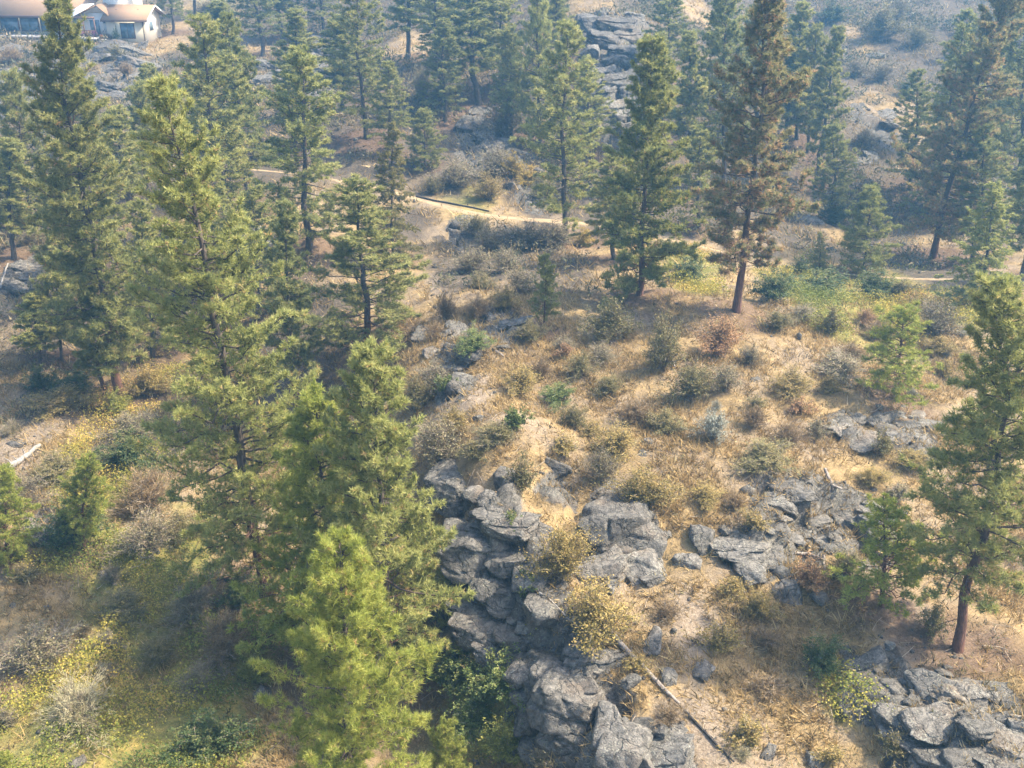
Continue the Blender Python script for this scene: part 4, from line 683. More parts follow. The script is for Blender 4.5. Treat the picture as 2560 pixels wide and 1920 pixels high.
def ground_mat():
    m, nt, b = mat('hillside_ground'); P = world_pos(nt)
    at = node(nt, 'ShaderNodeAttribute', attribute_name='cover'); sp = nt.nodes.new('ShaderNodeSeparateColor'); nt.links.new(at.outputs['Color'], sp.inputs[0])
    at2 = node(nt, 'ShaderNodeAttribute', attribute_name='duff')
    nb = noise(nt, .35, 6, .6, P); nm = noise(nt, 1.6, 8, .68, P, .4); nf = noise(nt, 9, 6, .7, P)
    g = ramp(nt, nm, [(.25, (.13, .095, .052)), (.45, (.265, .188, .092)), (.62, (.37, .262, .128)), (.8, (.45, .335, .18))])
    d = ramp(nt, nf, [(.25, (.14, .105, .075)), (.5, (.265, .205, .145)), (.75, (.38, .315, .24))])
    gd = mix(nt, g, d, ramp(nt, nb, [(.45, (0, 0, 0)), (.62, (.8, .8, .8))]))
    gd = mix(nt, gd, d, sp.outputs[2])
    gr = ramp(nt, nm, [(.3, (.100, .108, .030)), (.5, (.200, .190, .046)), (.7, (.36, .27, .075))])
    gd = mix(nt, gd, gr, mth(nt, 'MULTIPLY', sp.outputs[1], .85))
    du = ramp(nt, nf, [(.3, (.075, .048, .033)), (.55, (.15, .095, .062)), (.75, (.26, .18, .12))])
    brush_shade = ramp(nt, nf, [(.3, (.050, .042, .034)), (.55, (.115, .092, .068)), (.78, (.23, .175, .115))])
    gd = mix(nt, gd, brush_shade, mth(nt, 'MULTIPLY', at.outputs['Alpha'], ramp(nt, nm, [(.45, (1, 1, 1)), (.78, (.7, .7, .7))])))  # dark scrub soil, also painting in the shade of trees and steep slope
    gd = mix(nt, gd, du, at2.outputs['Fac'])
    gd = mix(nt, gd, ramp(nt, noise(nt, 22, 3, .7, P), [(.3, (.5, .5, .5)), (.55, (1, 1, 1))]), .8, 'MULTIPLY')
    rc, rh = rock_nodes(nt, P)
    rf = mth(nt, 'MULTIPLY', sp.outputs[0], 1)
    rf = ramp(nt, mth(nt, 'ADD', rf, mth(nt, 'MULTIPLY', mth(nt, 'SUBTRACT', nm, .5), 1.1)), [(.38, (0, 0, 0)), (.56, (1, 1, 1))])
    c = mix(nt, gd, rc, rf)
    nt.links.new(c, b.inputs['Base Color']); b.inputs['Roughness'].default_value = .95; b.inputs['Specular IOR Level'].default_value = .15
    bump(nt, b, mth(nt, 'ADD', nm, mth(nt, 'MULTIPLY', nf, .5)), .9, .14); return m

def road_mat():
    m, nt, b = mat('packed_tan_dirt'); P = world_pos(nt)
    n = noise(nt, 1.3, 7, .65, P); c = ramp(nt, n, [(.28, (.20, .145, .085)), (.5, (.33, .235, .13)), (.75, (.42, .31, .18))])
    nt.links.new(c, b.inputs['Base Color']); b.inputs['Roughness'].default_value = .95; bump(nt, b, noise(nt, 12, 4, .6, P), .5, .04); return m

def plain(name, col, rough=.7, var=.12, scale=3, metal=0):
    m, nt, b = mat(name); tc = nt.nodes.new('ShaderNodeTexCoord')
    n = noise(nt, scale, 5, .6, tc.outputs['Object']); lo = tuple(c*(1-var) for c in col); hi = tuple(min(1, c*(1+var)) for c in col)
    nt.links.new(ramp(nt, n, [(.3, lo), (.7, hi)]), b.inputs['Base Color']); b.inputs['Roughness'].default_value = rough; b.inputs['Metallic'].default_value = metal; return m

# ---------------------------------------------------------------- ground
T = Terrain(CP, ZONES, ROAD)
def build_ground():
    X, Y = np.meshgrid(T.xs, T.ys); h, w_ = X.shape
    i = np.arange(h*w_).reshape(h, w_)
    F = np.stack([i[:-1, :-1], i[:-1, 1:], i[1:, 1:], i[1:, :-1]], -1).reshape(-1, 4)
    me = new_mesh('ground', np.stack([X, Y, T.Z], -1).reshape(-1, 3), F, smooth=True)
    a = me.attributes.new('cover', 'FLOAT_COLOR', 'POINT')
    c = np.ones((h*w_, 4), np.float32); c[:, 0] = T.M['rock'].ravel(); c[:, 1] = T.M['green'].ravel(); c[:, 2] = T.M['dirt'].ravel(); c[:, 3] = T.M['brush'].ravel()
    a.data.foreach_set('color', c.ravel())
    du = np.zeros(X.shape); wob = fbm(X*.9, Y*.9, 88)-.5
    for t in TREES:                                            # needle litter under the trees
        r = max(1.2, t[6]*1.15); d = np.hypot(X-t[2], Y-t[3])/r+wob*.9; du = np.maximum(du, np.clip((1.1-d)/.5, 0, 1))
    a = me.attributes.new('duff', 'FLOAT', 'POINT'); a.data.foreach_set('value', du.ravel().astype(np.float32)*.8)
    T.M['duff'] = du
    tag(link('ground', me, None, ground_mat()), kind='structure')
    # the road: a draped strip a little above the ground
    R_ = np.array(ROAD); seg = np.r_[0, np.cumsum(np.hypot(*np.diff(R_[:, :2], axis=0).T))]; s = np.arange(seg[1]*.2, seg[-2]+8, .6)
    px = np.interp(s, seg, R_[:, 0]); py = np.interp(s, seg, R_[:, 1]); k = np.ones(9)/9
    px[4:-4] = np.convolve(px, k, 'valid'); py[4:-4] = np.convolve(py, k, 'valid')
    tx = np.gradient(px); ty = np.gradient(py); l = np.hypot(tx, ty); nx, ny = -ty/l, tx/l
    cols = np.linspace(-1, 1, 7); hw = (.56+.5*(vnoise(s*.35, s*0, 4)-.5))*np.clip(1.25-.07*np.maximum(np.abs(px+1.5)-5, 0), .26, 1)
    VX = px[:, None]+nx[:, None]*cols*hw[:, None]; VY = py[:, None]+ny[:, None]*cols*hw[:, None]
    VZ = T.z(VX, VY)+.03*(1-np.abs(cols)**4)[None]+.006-.03*(np.abs(cols) > .9)
    n, m_ = VX.shape; i = np.arange(n*m_).reshape(n, m_)
    F = np.stack([i[:-1, :-1], i[1:, :-1], i[1:, 1:], i[:-1, 1:]], -1).reshape(-1, 4)
    tag(link('dirt_road', new_mesh('dirt_road', np.stack([VX, VY, VZ], -1).reshape(-1, 3), F, smooth=True), None, road_mat()), kind='structure')
build_ground()

# ---------------------------------------------------------------- haze
def build_haze():
    m = bpy.data.materials.new('smoke_haze'); m.use_nodes = True; nt = m.node_tree; nt.nodes.clear()
    o = nt.nodes.new('ShaderNodeOutputMaterial'); v = nt.nodes.new('ShaderNodeVolumePrincipled')
    v.inputs['Color'].default_value = HAZE_COL; v.inputs['Density'].default_value = HAZE_DENS; v.inputs['Anisotropy'].default_value = .45
    nt.links.new(v.outputs[0], o.inputs['Volume'])
    V, F = boxes([(-930, 930, -150, 1150, float(T.Z.min())-1.2, max(74, float(T.Z.max())+2))])
    tag(link('haze', new_mesh('haze', V, F), None, m), 'thin blue smoke haze hanging over the hillside', 'haze', kind='stuff')
HAZE_COL = (.17, .42, .72, 1); HAZE_DENS = .0018
build_haze()

# ---------------------------------------------------------------- rocks
def ico(sub):
    bm = bmesh.new(); bmesh.ops.create_icosphere(bm, subdivisions=sub, radius=1)
    V = np.array([v.co[:] for v in bm.verts]); F = np.array([[v.index for v in f.verts] for f in bm.faces]); bm.free(); return V, F
ICO = {k: ico(k) for k in (1, 4, 5)}
def rock_mesh(seed, sub=4, flat=1.0):
    rs = np.random.RandomState(seed); V, F = ICO[sub]
    V = V/((np.abs(V)**4.5).sum(1)**(1/4.5))[:, None]              # blocky start, then split off along joints
    for k in range(rs.randint(9, 14)):
        n = rs.normal(size=3)*.55; n[rs.randint(3)] += rs.choice([-1, 1]); n /= np.linalg.norm(n); d = rs.uniform(.58, .98)
        e = np.maximum(V@n-d, 0); V = V-n*e[:, None]*.97
    for k in range(5):                                          # cracks
        n = rs.normal(size=3)*.4; n[rs.randint(3)] += 1; n /= np.linalg.norm(n); d = rs.uniform(-.6, .6)
        e = np.exp(-((V@n-d+.06*np.sin(V[:, 0]*5+k)+.04*np.sin(V[:, 1]*9))/.04)**2); V = V*(1-.085*e)[:, None]
        V = V+np.where((V@n)[:, None] > d, 1, 0)*rs.normal(size=3)*.035
    a, b, c = rs.uniform(0, 50, 3)
    q = V*2.2
    nz = vnoise(q[:, 0]+q[:, 2]*.7+a, q[:, 1]-q[:, 2]*.6+b, 3)+.5*vnoise(q[:, 0]*2.6-q[:, 1]*.9+c, q[:, 2]*2.6+q[:, 1]*.4, 4)+.34*vnoise(q[:, 0]*6+q[:, 1]*3, q[:, 2]*6-q[:, 1]*2+a, 6)
    V = V*(1+(nz-.85)*.15)[:, None]
    V = V/np.abs(V).max(0)
    return new_mesh('rock', V, F)
ROCKS = [rock_mesh(100+i, 4, .8+.5*(i % 3)) for i in range(14)]
BIG = [rock_mesh(300+i, 5, 1) for i in range(4)]
def put_rock(name, rs, x, y, z, w_, h_, parent=None, origin=(0, 0, 0), yaw=None, low=1.0):
    big = w_ > 1.6
    o = link(name, (BIG[rs.randint(len(BIG))] if big else ROCKS[rs.randint(len(ROCKS))]), parent, ROCK)
    o.scale = (w_*.66, max(.52*w_, h_*.72), max(h_*.56, w_*.25)*low)
    if yaw is None: o.rotation_euler = (rs.normal()*.2, rs.normal()*.2, rs.normal()*.6)
    else: o.rotation_euler = (yaw[1]+rs.normal()*.10, yaw[2]+rs.normal()*.10, yaw[0]+rs.normal()*.16+rs.randint(2)*math.pi)
    o.location = (x-origin[0], y-origin[1], z-origin[2])
    return o
rs = np.random.RandomState(5)
for i, (label, rocks) in enumerate(OUTCROPS):
    c = np.mean([r[:2] for r in rocks], 0); c = (float(c[0]), float(c[1]), float(T.z(c[0], c[1])))
    e = empty('rock_outcrop', c, label, 'rocks', 'rock outcrops of the hillside')
    yaw = (-.45 if i == 0 else rs.normal()*.4, rs.normal()*.10, rs.normal()*.10)      # joints of one outcrop run the same way
    low = .60 if i in (1, 2, 3, 4, 5) else .8
    for x, y, z, w_, h_ in rocks: put_rock('rock', rs, x, y, z+(.04*h_ if w_ > 1.4 and i == 0 else -.06*h_), w_*(1.42 if i == 0 else 1.15), h_*(1.3 if i == 0 else 1.1), e, c, yaw, low)
    if i < 6:                                                    # broken pieces lying round the ledges
        for x, y, z, w_, h_ in list(rocks)*2:
            a, f = rs.uniform(0, 6.28), rs.uniform(.45, .95); x2, y2 = x+math.cos(a)*w_*f, y+math.sin(a)*w_*f; k = rs.uniform(.22, .5)
            put_rock('rock', rs, x2, y2, float(T.z(x2, y2)), w_*k, h_*k, e, c, (yaw[0]+rs.normal()*.5, rs.normal()*.2, rs.normal()*.2), .8)
for x, y, z, w_, h_, label in BOULDERS:
    tag(put_rock('boulder', rs, x, y, z-.08*h_, w_, h_), label, 'boulder', 'loose boulders and stones')

# ---------------------------------------------------------------- trees
def pine(seed, H, Rc, cb, fir=False, dens=1.0, brown=.02, needle=.22, sparse=0, fork=False, nn=8, wr=.20):
    rs = np.random.RandomState(seed)
    wood = Acc(); K = 14
    hh = np.linspace(0, 1, K); wan = np.cumsum(rs.normal(size=(K, 2))*.010*H*(.5 if not fork else 1.6), 0); wan -= wan[0]
    if not fork: wan -= hh[:, None]*wan[-1]
    TP = np.c_[wan, hh*H]
    r0 = .0105*H+.035
    TR = r0*((1-hh)**.85*.97+.03); TR[0] *= 1.25
    v, f = tubes(TP[None], TR[None], 9); wood.add(v, f)
    def trunk(h): return np.stack([np.interp(h, hh*H, TP[:, 0]), np.interp(h, hh*H, TP[:, 1]), h], -1)
    Hc = H*(1-cb)
    nb = int((44+Hc*6.4)*(1.35 if fir else 1)*dens**.5)
    s = (np.arange(nb)+rs.rand(nb))/nb; s = s**(.92)
    h = H*cb+Hc*s*.985
    az = np.arange(nb)*2.39996+rs.normal(size=nb)*.5
    lobe = .80+.25*np.sin(az*2+rs.uniform(0, 6))*np.sin(h*1.1+rs.uniform(0, 6))       # uneven outline
    if fir: prof = (1-s)**.85*(.8+.2*np.minimum(1, s/.12))
    else: prof = (1-s)**.62*(.70+.30*np.minimum(1, s/.25))+.02
    L = Rc*1.42*prof*lobe*rs.uniform(.62, 1.12, nb)+.25
    if sparse: L *= np.where(rs.rand(nb) < sparse*.3, .55, 1)
    el = (-.30+.25*s) if fir else (-.24+.85*s)
    el = el+rs.normal(size=nb)*.14
    gap = (np.sin(az+rs.uniform(0, 6)+h*.35) > .78) & (rs.rand(nb) < .5); L = np.where(gap, L*.45, L)
    curl = (.12 if fir else .22)*rs.uniform(.3, 1.6, nb)
    d0 = np.stack([np.cos(az)*np.cos(el), np.sin(az)*np.cos(el), np.sin(el)], -1)
    u = np.linspace(0, 1, 6)
    P = trunk(h)[:, None]+d0[:, None]*(L[:, None]*u)[..., None]
    P[..., 2] += (curl*L)[:, None]*u**2
    P[:, 1:] += rs.normal(size=(nb, 5, 3))*(.045*L)[:, None, None]
    br = np.clip(.010+.0125*L, .012, .085)*(.75 if fir else 1)
    v, f = tubes(P, br[:, None]*(1-.82*u), 4); wood.add(v, f)
    nd = int(6+cb*H*1.6)                                        # dead snags below the crown
    hd = rs.uniform(.35*cb*H+.3, cb*H+.6, nd); ad = rs.uniform(0, 6.28, nd); ld = rs.uniform(.3, 1.1, nd)*min(1.4, Rc*.6)
    Pd = trunk(hd)[:, None]+np.stack([np.cos(ad), np.sin(ad), rs.normal(size=nd)*.3-.15], -1)[:, None]*(ld[:, None]*np.linspace(0, 1, 3))[..., None]
    Pd[:, 1:] += rs.normal(size=(nd, 2, 3))*.06
    v, f = tubes(Pd, np.array([[.022, .015, .005]])*np.ones((nd, 1)), 3); wood.add(v, f)
    # branchlets
    cnt = np.maximum(3, (L*(9.5 if fir else 8.0)*dens+3)).astype(int)
    bi = np.repeat(np.arange(nb), cnt); n = len(bi)
    t = rs.rand(n)**.80*(1-.10)+.10
    if sparse: t = np.maximum(t, .34)
    k = np.clip((t*5).astype(int), 0, 4); fr = (t*5-k)[:, None]
    base = P[bi, k]*(1-fr)+P[bi, k+1]*fr
    al = nrm(P[bi, k+1]-P[bi, k]); side = nrm(np.cross(al, [0, 0, 1.])); sg = np.where(rs.rand(n) < .5, -1., 1.)[:, None]
    upv = np.array([0, 0, 1.])
    if fir: bd = nrm(al*rs.uniform(.5, 1, (n, 1))+side*sg*rs.uniform(.4, 1, (n, 1))+upv*rs.normal(size=(n, 1))*.12-upv*.1)
    else: bd = nrm(al*rs.uniform(.3, 1, (n, 1))+side*sg*rs.uniform(.1, .9, (n, 1))+upv*rs.uniform(-.25, .75, (n, 1)))
    bl = (.16+.26*L[bi]*(1.05-t)*rs.uniform(.5, 1.2, n))*np.where(t > .9, .6, 1)
    tip = base+bd*bl[:, None]
    v, f, _ = blades(base, bd, bl, np.full(n, .022), np.zeros(n)); wood.add(v, f)
    # tufts of needles
    m_ = 3 if not fir else 4
    fr = np.array([.45, .75, 1.0]) if not fir else np.array([.25, .5, .75, 1.0])
    C = (base[:, None]+bd[:, None]*(bl[:, None]*fr)[..., None]).reshape(-1, 3)+rs.normal(size=(n*m_, 3))*.03
    D = nrm(np.repeat(bd, m_, 0)*.75+upv*(.42 if not fir else .05)+rs.normal(size=(n*m_, 3))*.22)
    sb = np.repeat(s[bi], m_); tb = np.repeat(t, m_)
    tone = np.clip(.14+.45*rs.rand(n*m_)+.18*np.repeat(rs.rand(nb)[bi], m_)+.12*tb, 0, .86)
    dead = rs.rand(n*m_) < brown*(1.9-1.5*sb)*np.where(tb < .5, 1.8, 1)
    tone = np.where(dead, rs.uniform(.90, 1, n*m_), tone)
    nn = nn if not fir else 7
    Cn = np.repeat(C, nn, 0); Dn = nrm(np.repeat(D, nn, 0)*.62+rs.normal(size=(len(Cn), 3))*.52)
    ln = needle*rs.uniform(.65, 1.15, len(Cn))*(.55 if fir else 1)
    v, f, tn = blades(Cn, Dn, ln, np.full(len(Cn), needle*(wr if not fir else .17)), np.repeat(tone, nn)+rs.normal(size=len(Cn))*.03)
    return wood.mesh('trunk', False), new_mesh('crown', v, f, np.clip(tn, 0, 1))

PROTO = {}
for key, H, Rc, cb, fir, dens in [('a', 12, 1.5, .28, 0, 1.2), ('b', 7, 1.75, .05, 0, 1.6), ('c', 15, 2.4, .2, 0, .9), ('i', 16, 2.8, .16, 0, .9), ('j', 15, 2.7, .1, 0, .9), ('d', 8, 1.4, .2, 0, 1.5), ('e', 14, 2.0, .25, 0, 1.1), ('f', 16, 3.0, .05, 1, .95), ('g', 11, 2.6, .04, 1, 1.15), ('h', 5.5, 1.7, .12, 0, 1.0)]:
    PROTO[key] = (H, Rc, pine(50+ord(key), H, Rc, cb, bool(fir), dens, .02, .28 if H > 9 else .19, .5, False, 8, .19 if H > 9 else .16))
for i, (style, tone, x, y, z, H, Rc, cb, key, tx, ty, label) in enumerate(TREES):
    near = math.hypot(x, y)
    e = empty('fir_tree' if style == 'fir' else 'pine_tree', (x, y, z-.12), label, 'tree', 'conifers on the hillside')
    d = Vector((tx, ty, H)); Hs = d.length
    e.rotation_euler = (d.to_track_quat('Z', 'Y') @ Vector((0, 0, 1)).to_track_quat('Z', 'Y').inverted()).to_euler()
    if key is None:
        br = {'br': .17, 'yg': .03, 'g': .02}.get(tone, .025)
        wd, cr = pine(1000+i, Hs, Rc, cb, style == 'fir', (1.35 if near > 45 else 1.55) if near > 28 else 1.9, br, .21 if near < 28 else .24 if near < 45 else .28, .8 if tone == 'br' else 0, 'crooked' in label, 13 if near < 28 else 8, .085 if near < 28 else .155 if near < 45 else .20)
        sc = (1, 1, 1)
    else:
        H0, R0, (wd, cr) = PROTO[key]; sc = (Rc/R0, Rc/R0, Hs/H0)
    spin = Matrix.Rotation(i*2.1, 4, 'Z')
    for nm, me, m_ in (('trunk', wd, BARK_RED if (near < 62 or tone == 'br') else BARK_GREY), ('crown', cr, PINE[tone])):
        o = link(nm, me, e, m_); o.scale = sc; o.rotation_euler = (0, 0, (i*2.1) % 6.28 if key else 0)

# ---------------------------------------------------------------- shrubs
def shrub(seed, kind, fine=1):
    """unit shrub: about 1 m across (radius .5) and 1 m tall"""
    rs = np.random.RandomState(seed); A = Acc(); L = Acc()
    ns, nl, sub = {'twig': (80, 1100, 6), 'leafy': (34, 3600, 3), 'broom': (90, 2600, 3), 'sparse': (60, 2700, 4)}[kind]; nl = int(nl*fine**1.5); ns = int(ns*fine**.5)
    az = rs.uniform(0, 6.28, ns); sp = rs.uniform(.05, 1, ns)**.7
    r = .50*sp*rs.uniform(.75, 1.1, ns); hgt = (.98-.50*sp**2)*rs.uniform(.62, 1.05, ns)
    ht = 1+.38*np.sin(az*2+rs.uniform(0, 6))+.28*np.sin(az*3+rs.uniform(0, 6)); r = r*ht; hgt = hgt*(1+.3*np.sin(az*3+rs.uniform(0, 6)))
    u = np.linspace(0, 1, 5)
    P = np.zeros((ns, 5, 3)); P[..., 0] = (np.cos(az)*r)[:, None]*u**1.15; P[..., 1] = (np.sin(az)*r)[:, None]*u**1.15; P[..., 2] = hgt[:, None]*(1.25*u-.25*u**2)
    P[:, 0, :2] += rs.normal(size=(ns, 2))*.05
    P[:, 1:] += rs.normal(size=(ns, 4, 3))*.028
    v, f = tubes(P, np.full((ns, 1), .011/fine**.6)*(1.1-.85*u), 3); A.add(v, f, np.repeat(rs.uniform(.1, .9, ns), 15))
    bi = np.repeat(np.arange(ns), sub*3); n = len(bi); t = rs.uniform(.3, 1, n); k = np.clip((t*4).astype(int), 0, 3); fr = (t*4-k)[:, None]
    B = P[bi, k]*(1-fr)+P[bi, k+1]*fr
    D = nrm(nrm(P[bi, k+1]-P[bi, k])+rs.normal(size=(n, 3))*.55); ln = rs.uniform(.08, .26, n)
    v, f, tn = blades(B, D, ln, np.full(n, .010/fine**.6), rs.uniform(.2, 1, n)); A.add(v, f, tn)
    q = rs.randint(0, n, nl); C = B[q]+D[q]*(ln[q]*rs.uniform(.2, 1.05, nl))[:, None]+rs.normal(size=(nl, 3))*.022
    C[:, 2] = np.maximum(C[:, 2], .03)
    sz = rs.uniform(.022, .046, nl)*(1.0 if kind != 'leafy' else 1.1)/fine**.85
    N = nrm(rs.normal(size=(nl, 3))+[0, 0, .6]); U = nrm(np.cross(N, rs.normal(size=(nl, 3))))
    clump = rs.rand(n)[q]
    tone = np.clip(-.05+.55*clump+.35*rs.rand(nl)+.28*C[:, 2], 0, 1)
    if kind == 'broom':
        v, f, tn = blades(C, nrm(D[q]+rs.normal(size=(nl, 3))*.3+[0, 0, .35]), rs.uniform(.07, .16, nl)/fine**.6, np.full(nl, .014/fine**.8), tone)
    else: v, f, tn = leaves(C, N, U, sz*1.6, sz, tone)
    L.add(v, f, tn)
    return A.mesh('stems'), L.mesh('foliage')
SHP = {k: [shrub(700+31*j+len(k), k) for j in range(3)]+[shrub(900+31*j+len(k), k, 2.0) for j in range(2)] for k in ('twig', 'leafy', 'broom', 'sparse')}
STY = {'olive': 'sparse', 'gold': 'sparse', 'yellow': 'leafy', 'gray': 'twig', 'brown': 'broom', 'rust': 'sparse', 'green': 'leafy', 'lgreen': 'leafy', 'dark': 'leafy', 'pale': 'broom'}
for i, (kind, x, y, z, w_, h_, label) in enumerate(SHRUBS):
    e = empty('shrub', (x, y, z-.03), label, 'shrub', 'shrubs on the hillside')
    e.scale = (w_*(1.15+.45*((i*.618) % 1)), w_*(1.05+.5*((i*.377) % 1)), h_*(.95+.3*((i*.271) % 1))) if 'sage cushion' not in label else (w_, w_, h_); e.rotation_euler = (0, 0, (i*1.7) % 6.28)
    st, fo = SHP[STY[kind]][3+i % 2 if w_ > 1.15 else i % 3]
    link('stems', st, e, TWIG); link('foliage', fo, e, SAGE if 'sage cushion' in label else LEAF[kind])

# ---------------------------------------------------------------- logs and branches
for i, (pts, r, style, label) in enumerate(LOGS):
    rs = np.random.RandomState(40+i); p = np.array(pts); k = np.linspace(0, len(p)-1, 9)
    q = np.stack([np.interp(k, np.arange(len(p)), p[:, j]) for j in range(3)], -1)
    o0 = q[0].copy(); q = q-o0; q[1:-1] += rs.normal(size=(7, 3))*r*.14
    rad = r*np.linspace(1.1, .62, 9)*rs.uniform(.9, 1.1, 9)
    A = Acc(); v, f = tubes(q[None], rad[None], 9); A.add(v, f)
    for end, ring in ((q[0], range(9)), (q[-1], range(72, 81))):    # close both ends
        idx = list(ring); vv = np.r_[v[idx], [end]]; A.add(vv, np.array([[j, (j+1) % 9, 9] for j in range(9)]))
    e = empty('fallen_branch' if r < .1 else 'fallen_log', o0, label, 'log', 'dead wood on the ground')
    link('stem', A.mesh('stem', True), e, WOOD[style])
    ns = 3 if r > .1 else 5
    for j in range(ns):                                          # side stubs
        t = rs.randint(1, 8); d = nrm(rs.normal(size=3)+np.array([0, 0, .7])); ln = min(.5, rs.uniform(2.2, 6)*max(r, .05))
        P = q[t]+d*np.linspace(0, ln, 4)[:, None]+np.r_[np.zeros((1, 3)), rs.normal(size=(3, 3))*ln*.08]
        v, f = tubes(P[None], (max(r, .04)*np.array([[.34, .24, .15, .05]])), 5)
        A2 = Acc(); A2.add(v, f); link('branch_stub', A2.mesh('branch_stub', True), e, WOOD[style])

# ---------------------------------------------------------------- grass, ground cover, litter (nobody could count these)
def scatter(rs, n, y0, y1, p=1.0):
    y = (rs.rand(n)*(y1**p-y0**p)+y0**p)**(1/p); x = (rs.rand(n)*2-1)*(y*.545+9)
    return x, y
def build_grass():
    rs = np.random.RandomState(9); Vs = []; Ts = []
    for n, y0, y1, nbl, size in ((76000, 20, 58, 6, 1.0), (30000, 58, 150, 4, 1.9)):
        x, y = scatter(rs, n, y0, y1, 1.5)
        rock = T.m('rock', x, y); gr = T.m('green', x, y); ro = T.m('road', x, y); du = T.m('duff', x, y); di = T.m('dirt', x, y)
        patch = fbm(x*.42, y*.42, 61)
        keep = rs.rand(n) < (1-.45*rock)*(1-.65*gr)*(1-ro)*(1-.72*du)*(1-.75*di)*np.clip((patch-.30)*4.5, .10, 1)
        x, y, patch = x[keep], y[keep], patch[keep]; m_ = len(x)
        sz = size*rs.uniform(.55, 1.25, m_)*(.7+.7*patch)
        th = rs.uniform(0, 6.28, (m_, nbl)); rr = rs.rand(m_, nbl)*.13*sz[:, None]
        C = np.stack([x[:, None]+np.cos(th)*rr, y[:, None]+np.sin(th)*rr, np.zeros((m_, nbl))], -1)
        C[..., 2] = T.z(C[..., 0], C[..., 1])-.02
        lean = np.stack([fbm(x*.2, y*.2, 5)-.62, fbm(x*.2, y*.2, 6)-.62, 0*x], -1)[:, None]*1.3
        D = nrm(np.stack([np.cos(th)*.55, np.sin(th)*.55, np.ones_like(th)*.8], -1)+rs.normal(size=(m_, nbl, 3))*.3+lean)
        D[..., 2] = np.abs(D[..., 2]); ln = (rs.uniform(.18, .46, (m_, nbl))*sz[:, None]).ravel()
        tone = np.clip(.25+.5*fbm(x*.3, y*.3, 71)+rs.normal(size=m_)*.24, 0, 1)
        v, f, tn = blades(C.reshape(-1, 3), D.reshape(-1, 3), ln, ln*.085+.006, np.repeat(tone, nbl)+rs.normal(size=m_*nbl)*.06)
        Vs.append(v); Ts.append(tn)
    V = np.concatenate(Vs)
    tag(link('dry_grass', new_mesh('dry_grass', V, np.arange(len(V)).reshape(-1, 3), np.clip(np.concatenate(Ts), 0, 1)), None, GRASS), 'dry tan bunch grass covering the slopes', 'grass', kind='stuff')
    # leafy ground cover in the hollows
    x, y = scatter(rs, 150000, 20, 80, 1.3); g = T.m('green', x, y); patch = fbm(x*.55, y*.55, 91)
    keep = rs.rand(len(x)) < g*np.clip((patch-.42)*7, 0, 1)*(1-T.m('road', x, y)); x, y, patch = x[keep][:15000], y[keep][:15000], patch[keep][:15000]; n = len(x); k = 10
    hgt = .16+1.5*np.clip(patch-.42, 0, .4)
    C = np.stack([x[:, None]+rs.normal(size=(n, k))*.20, y[:, None]+rs.normal(size=(n, k))*.20, rs.rand(n, k)*hgt[:, None]*1.6], -1)
    C[..., 2] += T.z(C[..., 0], C[..., 1]); C = C.reshape(-1, 3)
    N = nrm(rs.normal(size=C.shape)*.8+[0, 0, .8]); U = nrm(np.cross(N, rs.normal(size=C.shape))); sz = rs.uniform(.036, .088, len(C))
    tone = np.repeat(np.clip(1.9*fbm(x*.22, y*.22, 55, 3)-.50+rs.normal(size=n)*.12, 0, 1), k)+rs.normal(size=len(C))*.08
    v, f, tn = leaves(C, N, U, sz*1.3, sz, np.clip(tone, 0, 1))
    tag(link('ground_cover', new_mesh('ground_cover', v, f, tn), None, COVER), 'low leafy yellow and green ground cover in the hollows', 'ground cover', kind='stuff')
    # low brush on the far slopes and under the trees
    x, y = scatter(rs, 60000, 38, 165, 1.5); g = T.m('brush', x, y); patch = fbm(x*.3, y*.3, 93)
    keep = rs.rand(len(x)) < g*np.clip((patch-.38)*4.5, 0, 1)*(1-T.m('road', x, y))*(1-.7*T.m('rock', x, y)); x, y = x[keep][:9000], y[keep][:9000]; n = len(x); k = 12
    sz = (.35+.35*rs.rand(n))*(.6+y/110)
    C = np.stack([rs.normal(size=(n, k))*.5, rs.normal(size=(n, k))*.5, rs.rand(n, k)*1.1], -1)*sz[:, None, None]; C[..., 0] += x[:, None]; C[..., 1] += y[:, None]
    C[..., 2] += T.z(C[..., 0], C[..., 1]); D = nrm(rs.normal(size=C.shape)*.8+[0, 0, .45]); ln = (np.repeat(sz, k)*rs.uniform(.25, .6, n*k))
    v, f, tn = blades(C.reshape(-1, 3), D.reshape(-1, 3), ln, ln*.34, np.clip(np.repeat(fbm(x*.2, y*.2, 57)*1.3-.2+rs.normal(size=n)*.2, k)+rs.normal(size=n*k)*.1, 0, 1))
    tag(link('hillside_brush', new_mesh('hillside_brush', v, f, tn), None, BRUSH), 'low grey olive brush over the hazy slopes', 'brush', kind='stuff')
    # small dry weeds among the grass
    x, y = scatter(rs, 16000, 20, 62, 1.5); patch = fbm(x*.8, y*.8, 95)
    keep = rs.rand(len(x)) < np.clip((patch-.40)*5, 0, 1)*(1-T.m('road', x, y)); x, y = x[keep][:7500], y[keep][:7500]; n = len(x); k = 6
    sz = .12+.26*rs.rand(n)**1.5
    C = np.stack([rs.normal(size=(n, k))*.45, rs.normal(size=(n, k))*.45, rs.rand(n, k)*.8], -1)*sz[:, None, None]; C[..., 0] += x[:, None]; C[..., 1] += y[:, None]
    C[..., 2] += T.z(C[..., 0], C[..., 1]); D = nrm(rs.normal(size=C.shape)*.7+[0, 0, .7]); ln = (np.repeat(sz, k)*rs.uniform(.4, .9, n*k))
    v, f, tn = blades(C.reshape(-1, 3), D.reshape(-1, 3), ln, ln*.22, np.clip(np.repeat(rs.rand(n)*1.2-.1, k)+rs.normal(size=n*k)*.1, 0, 1))
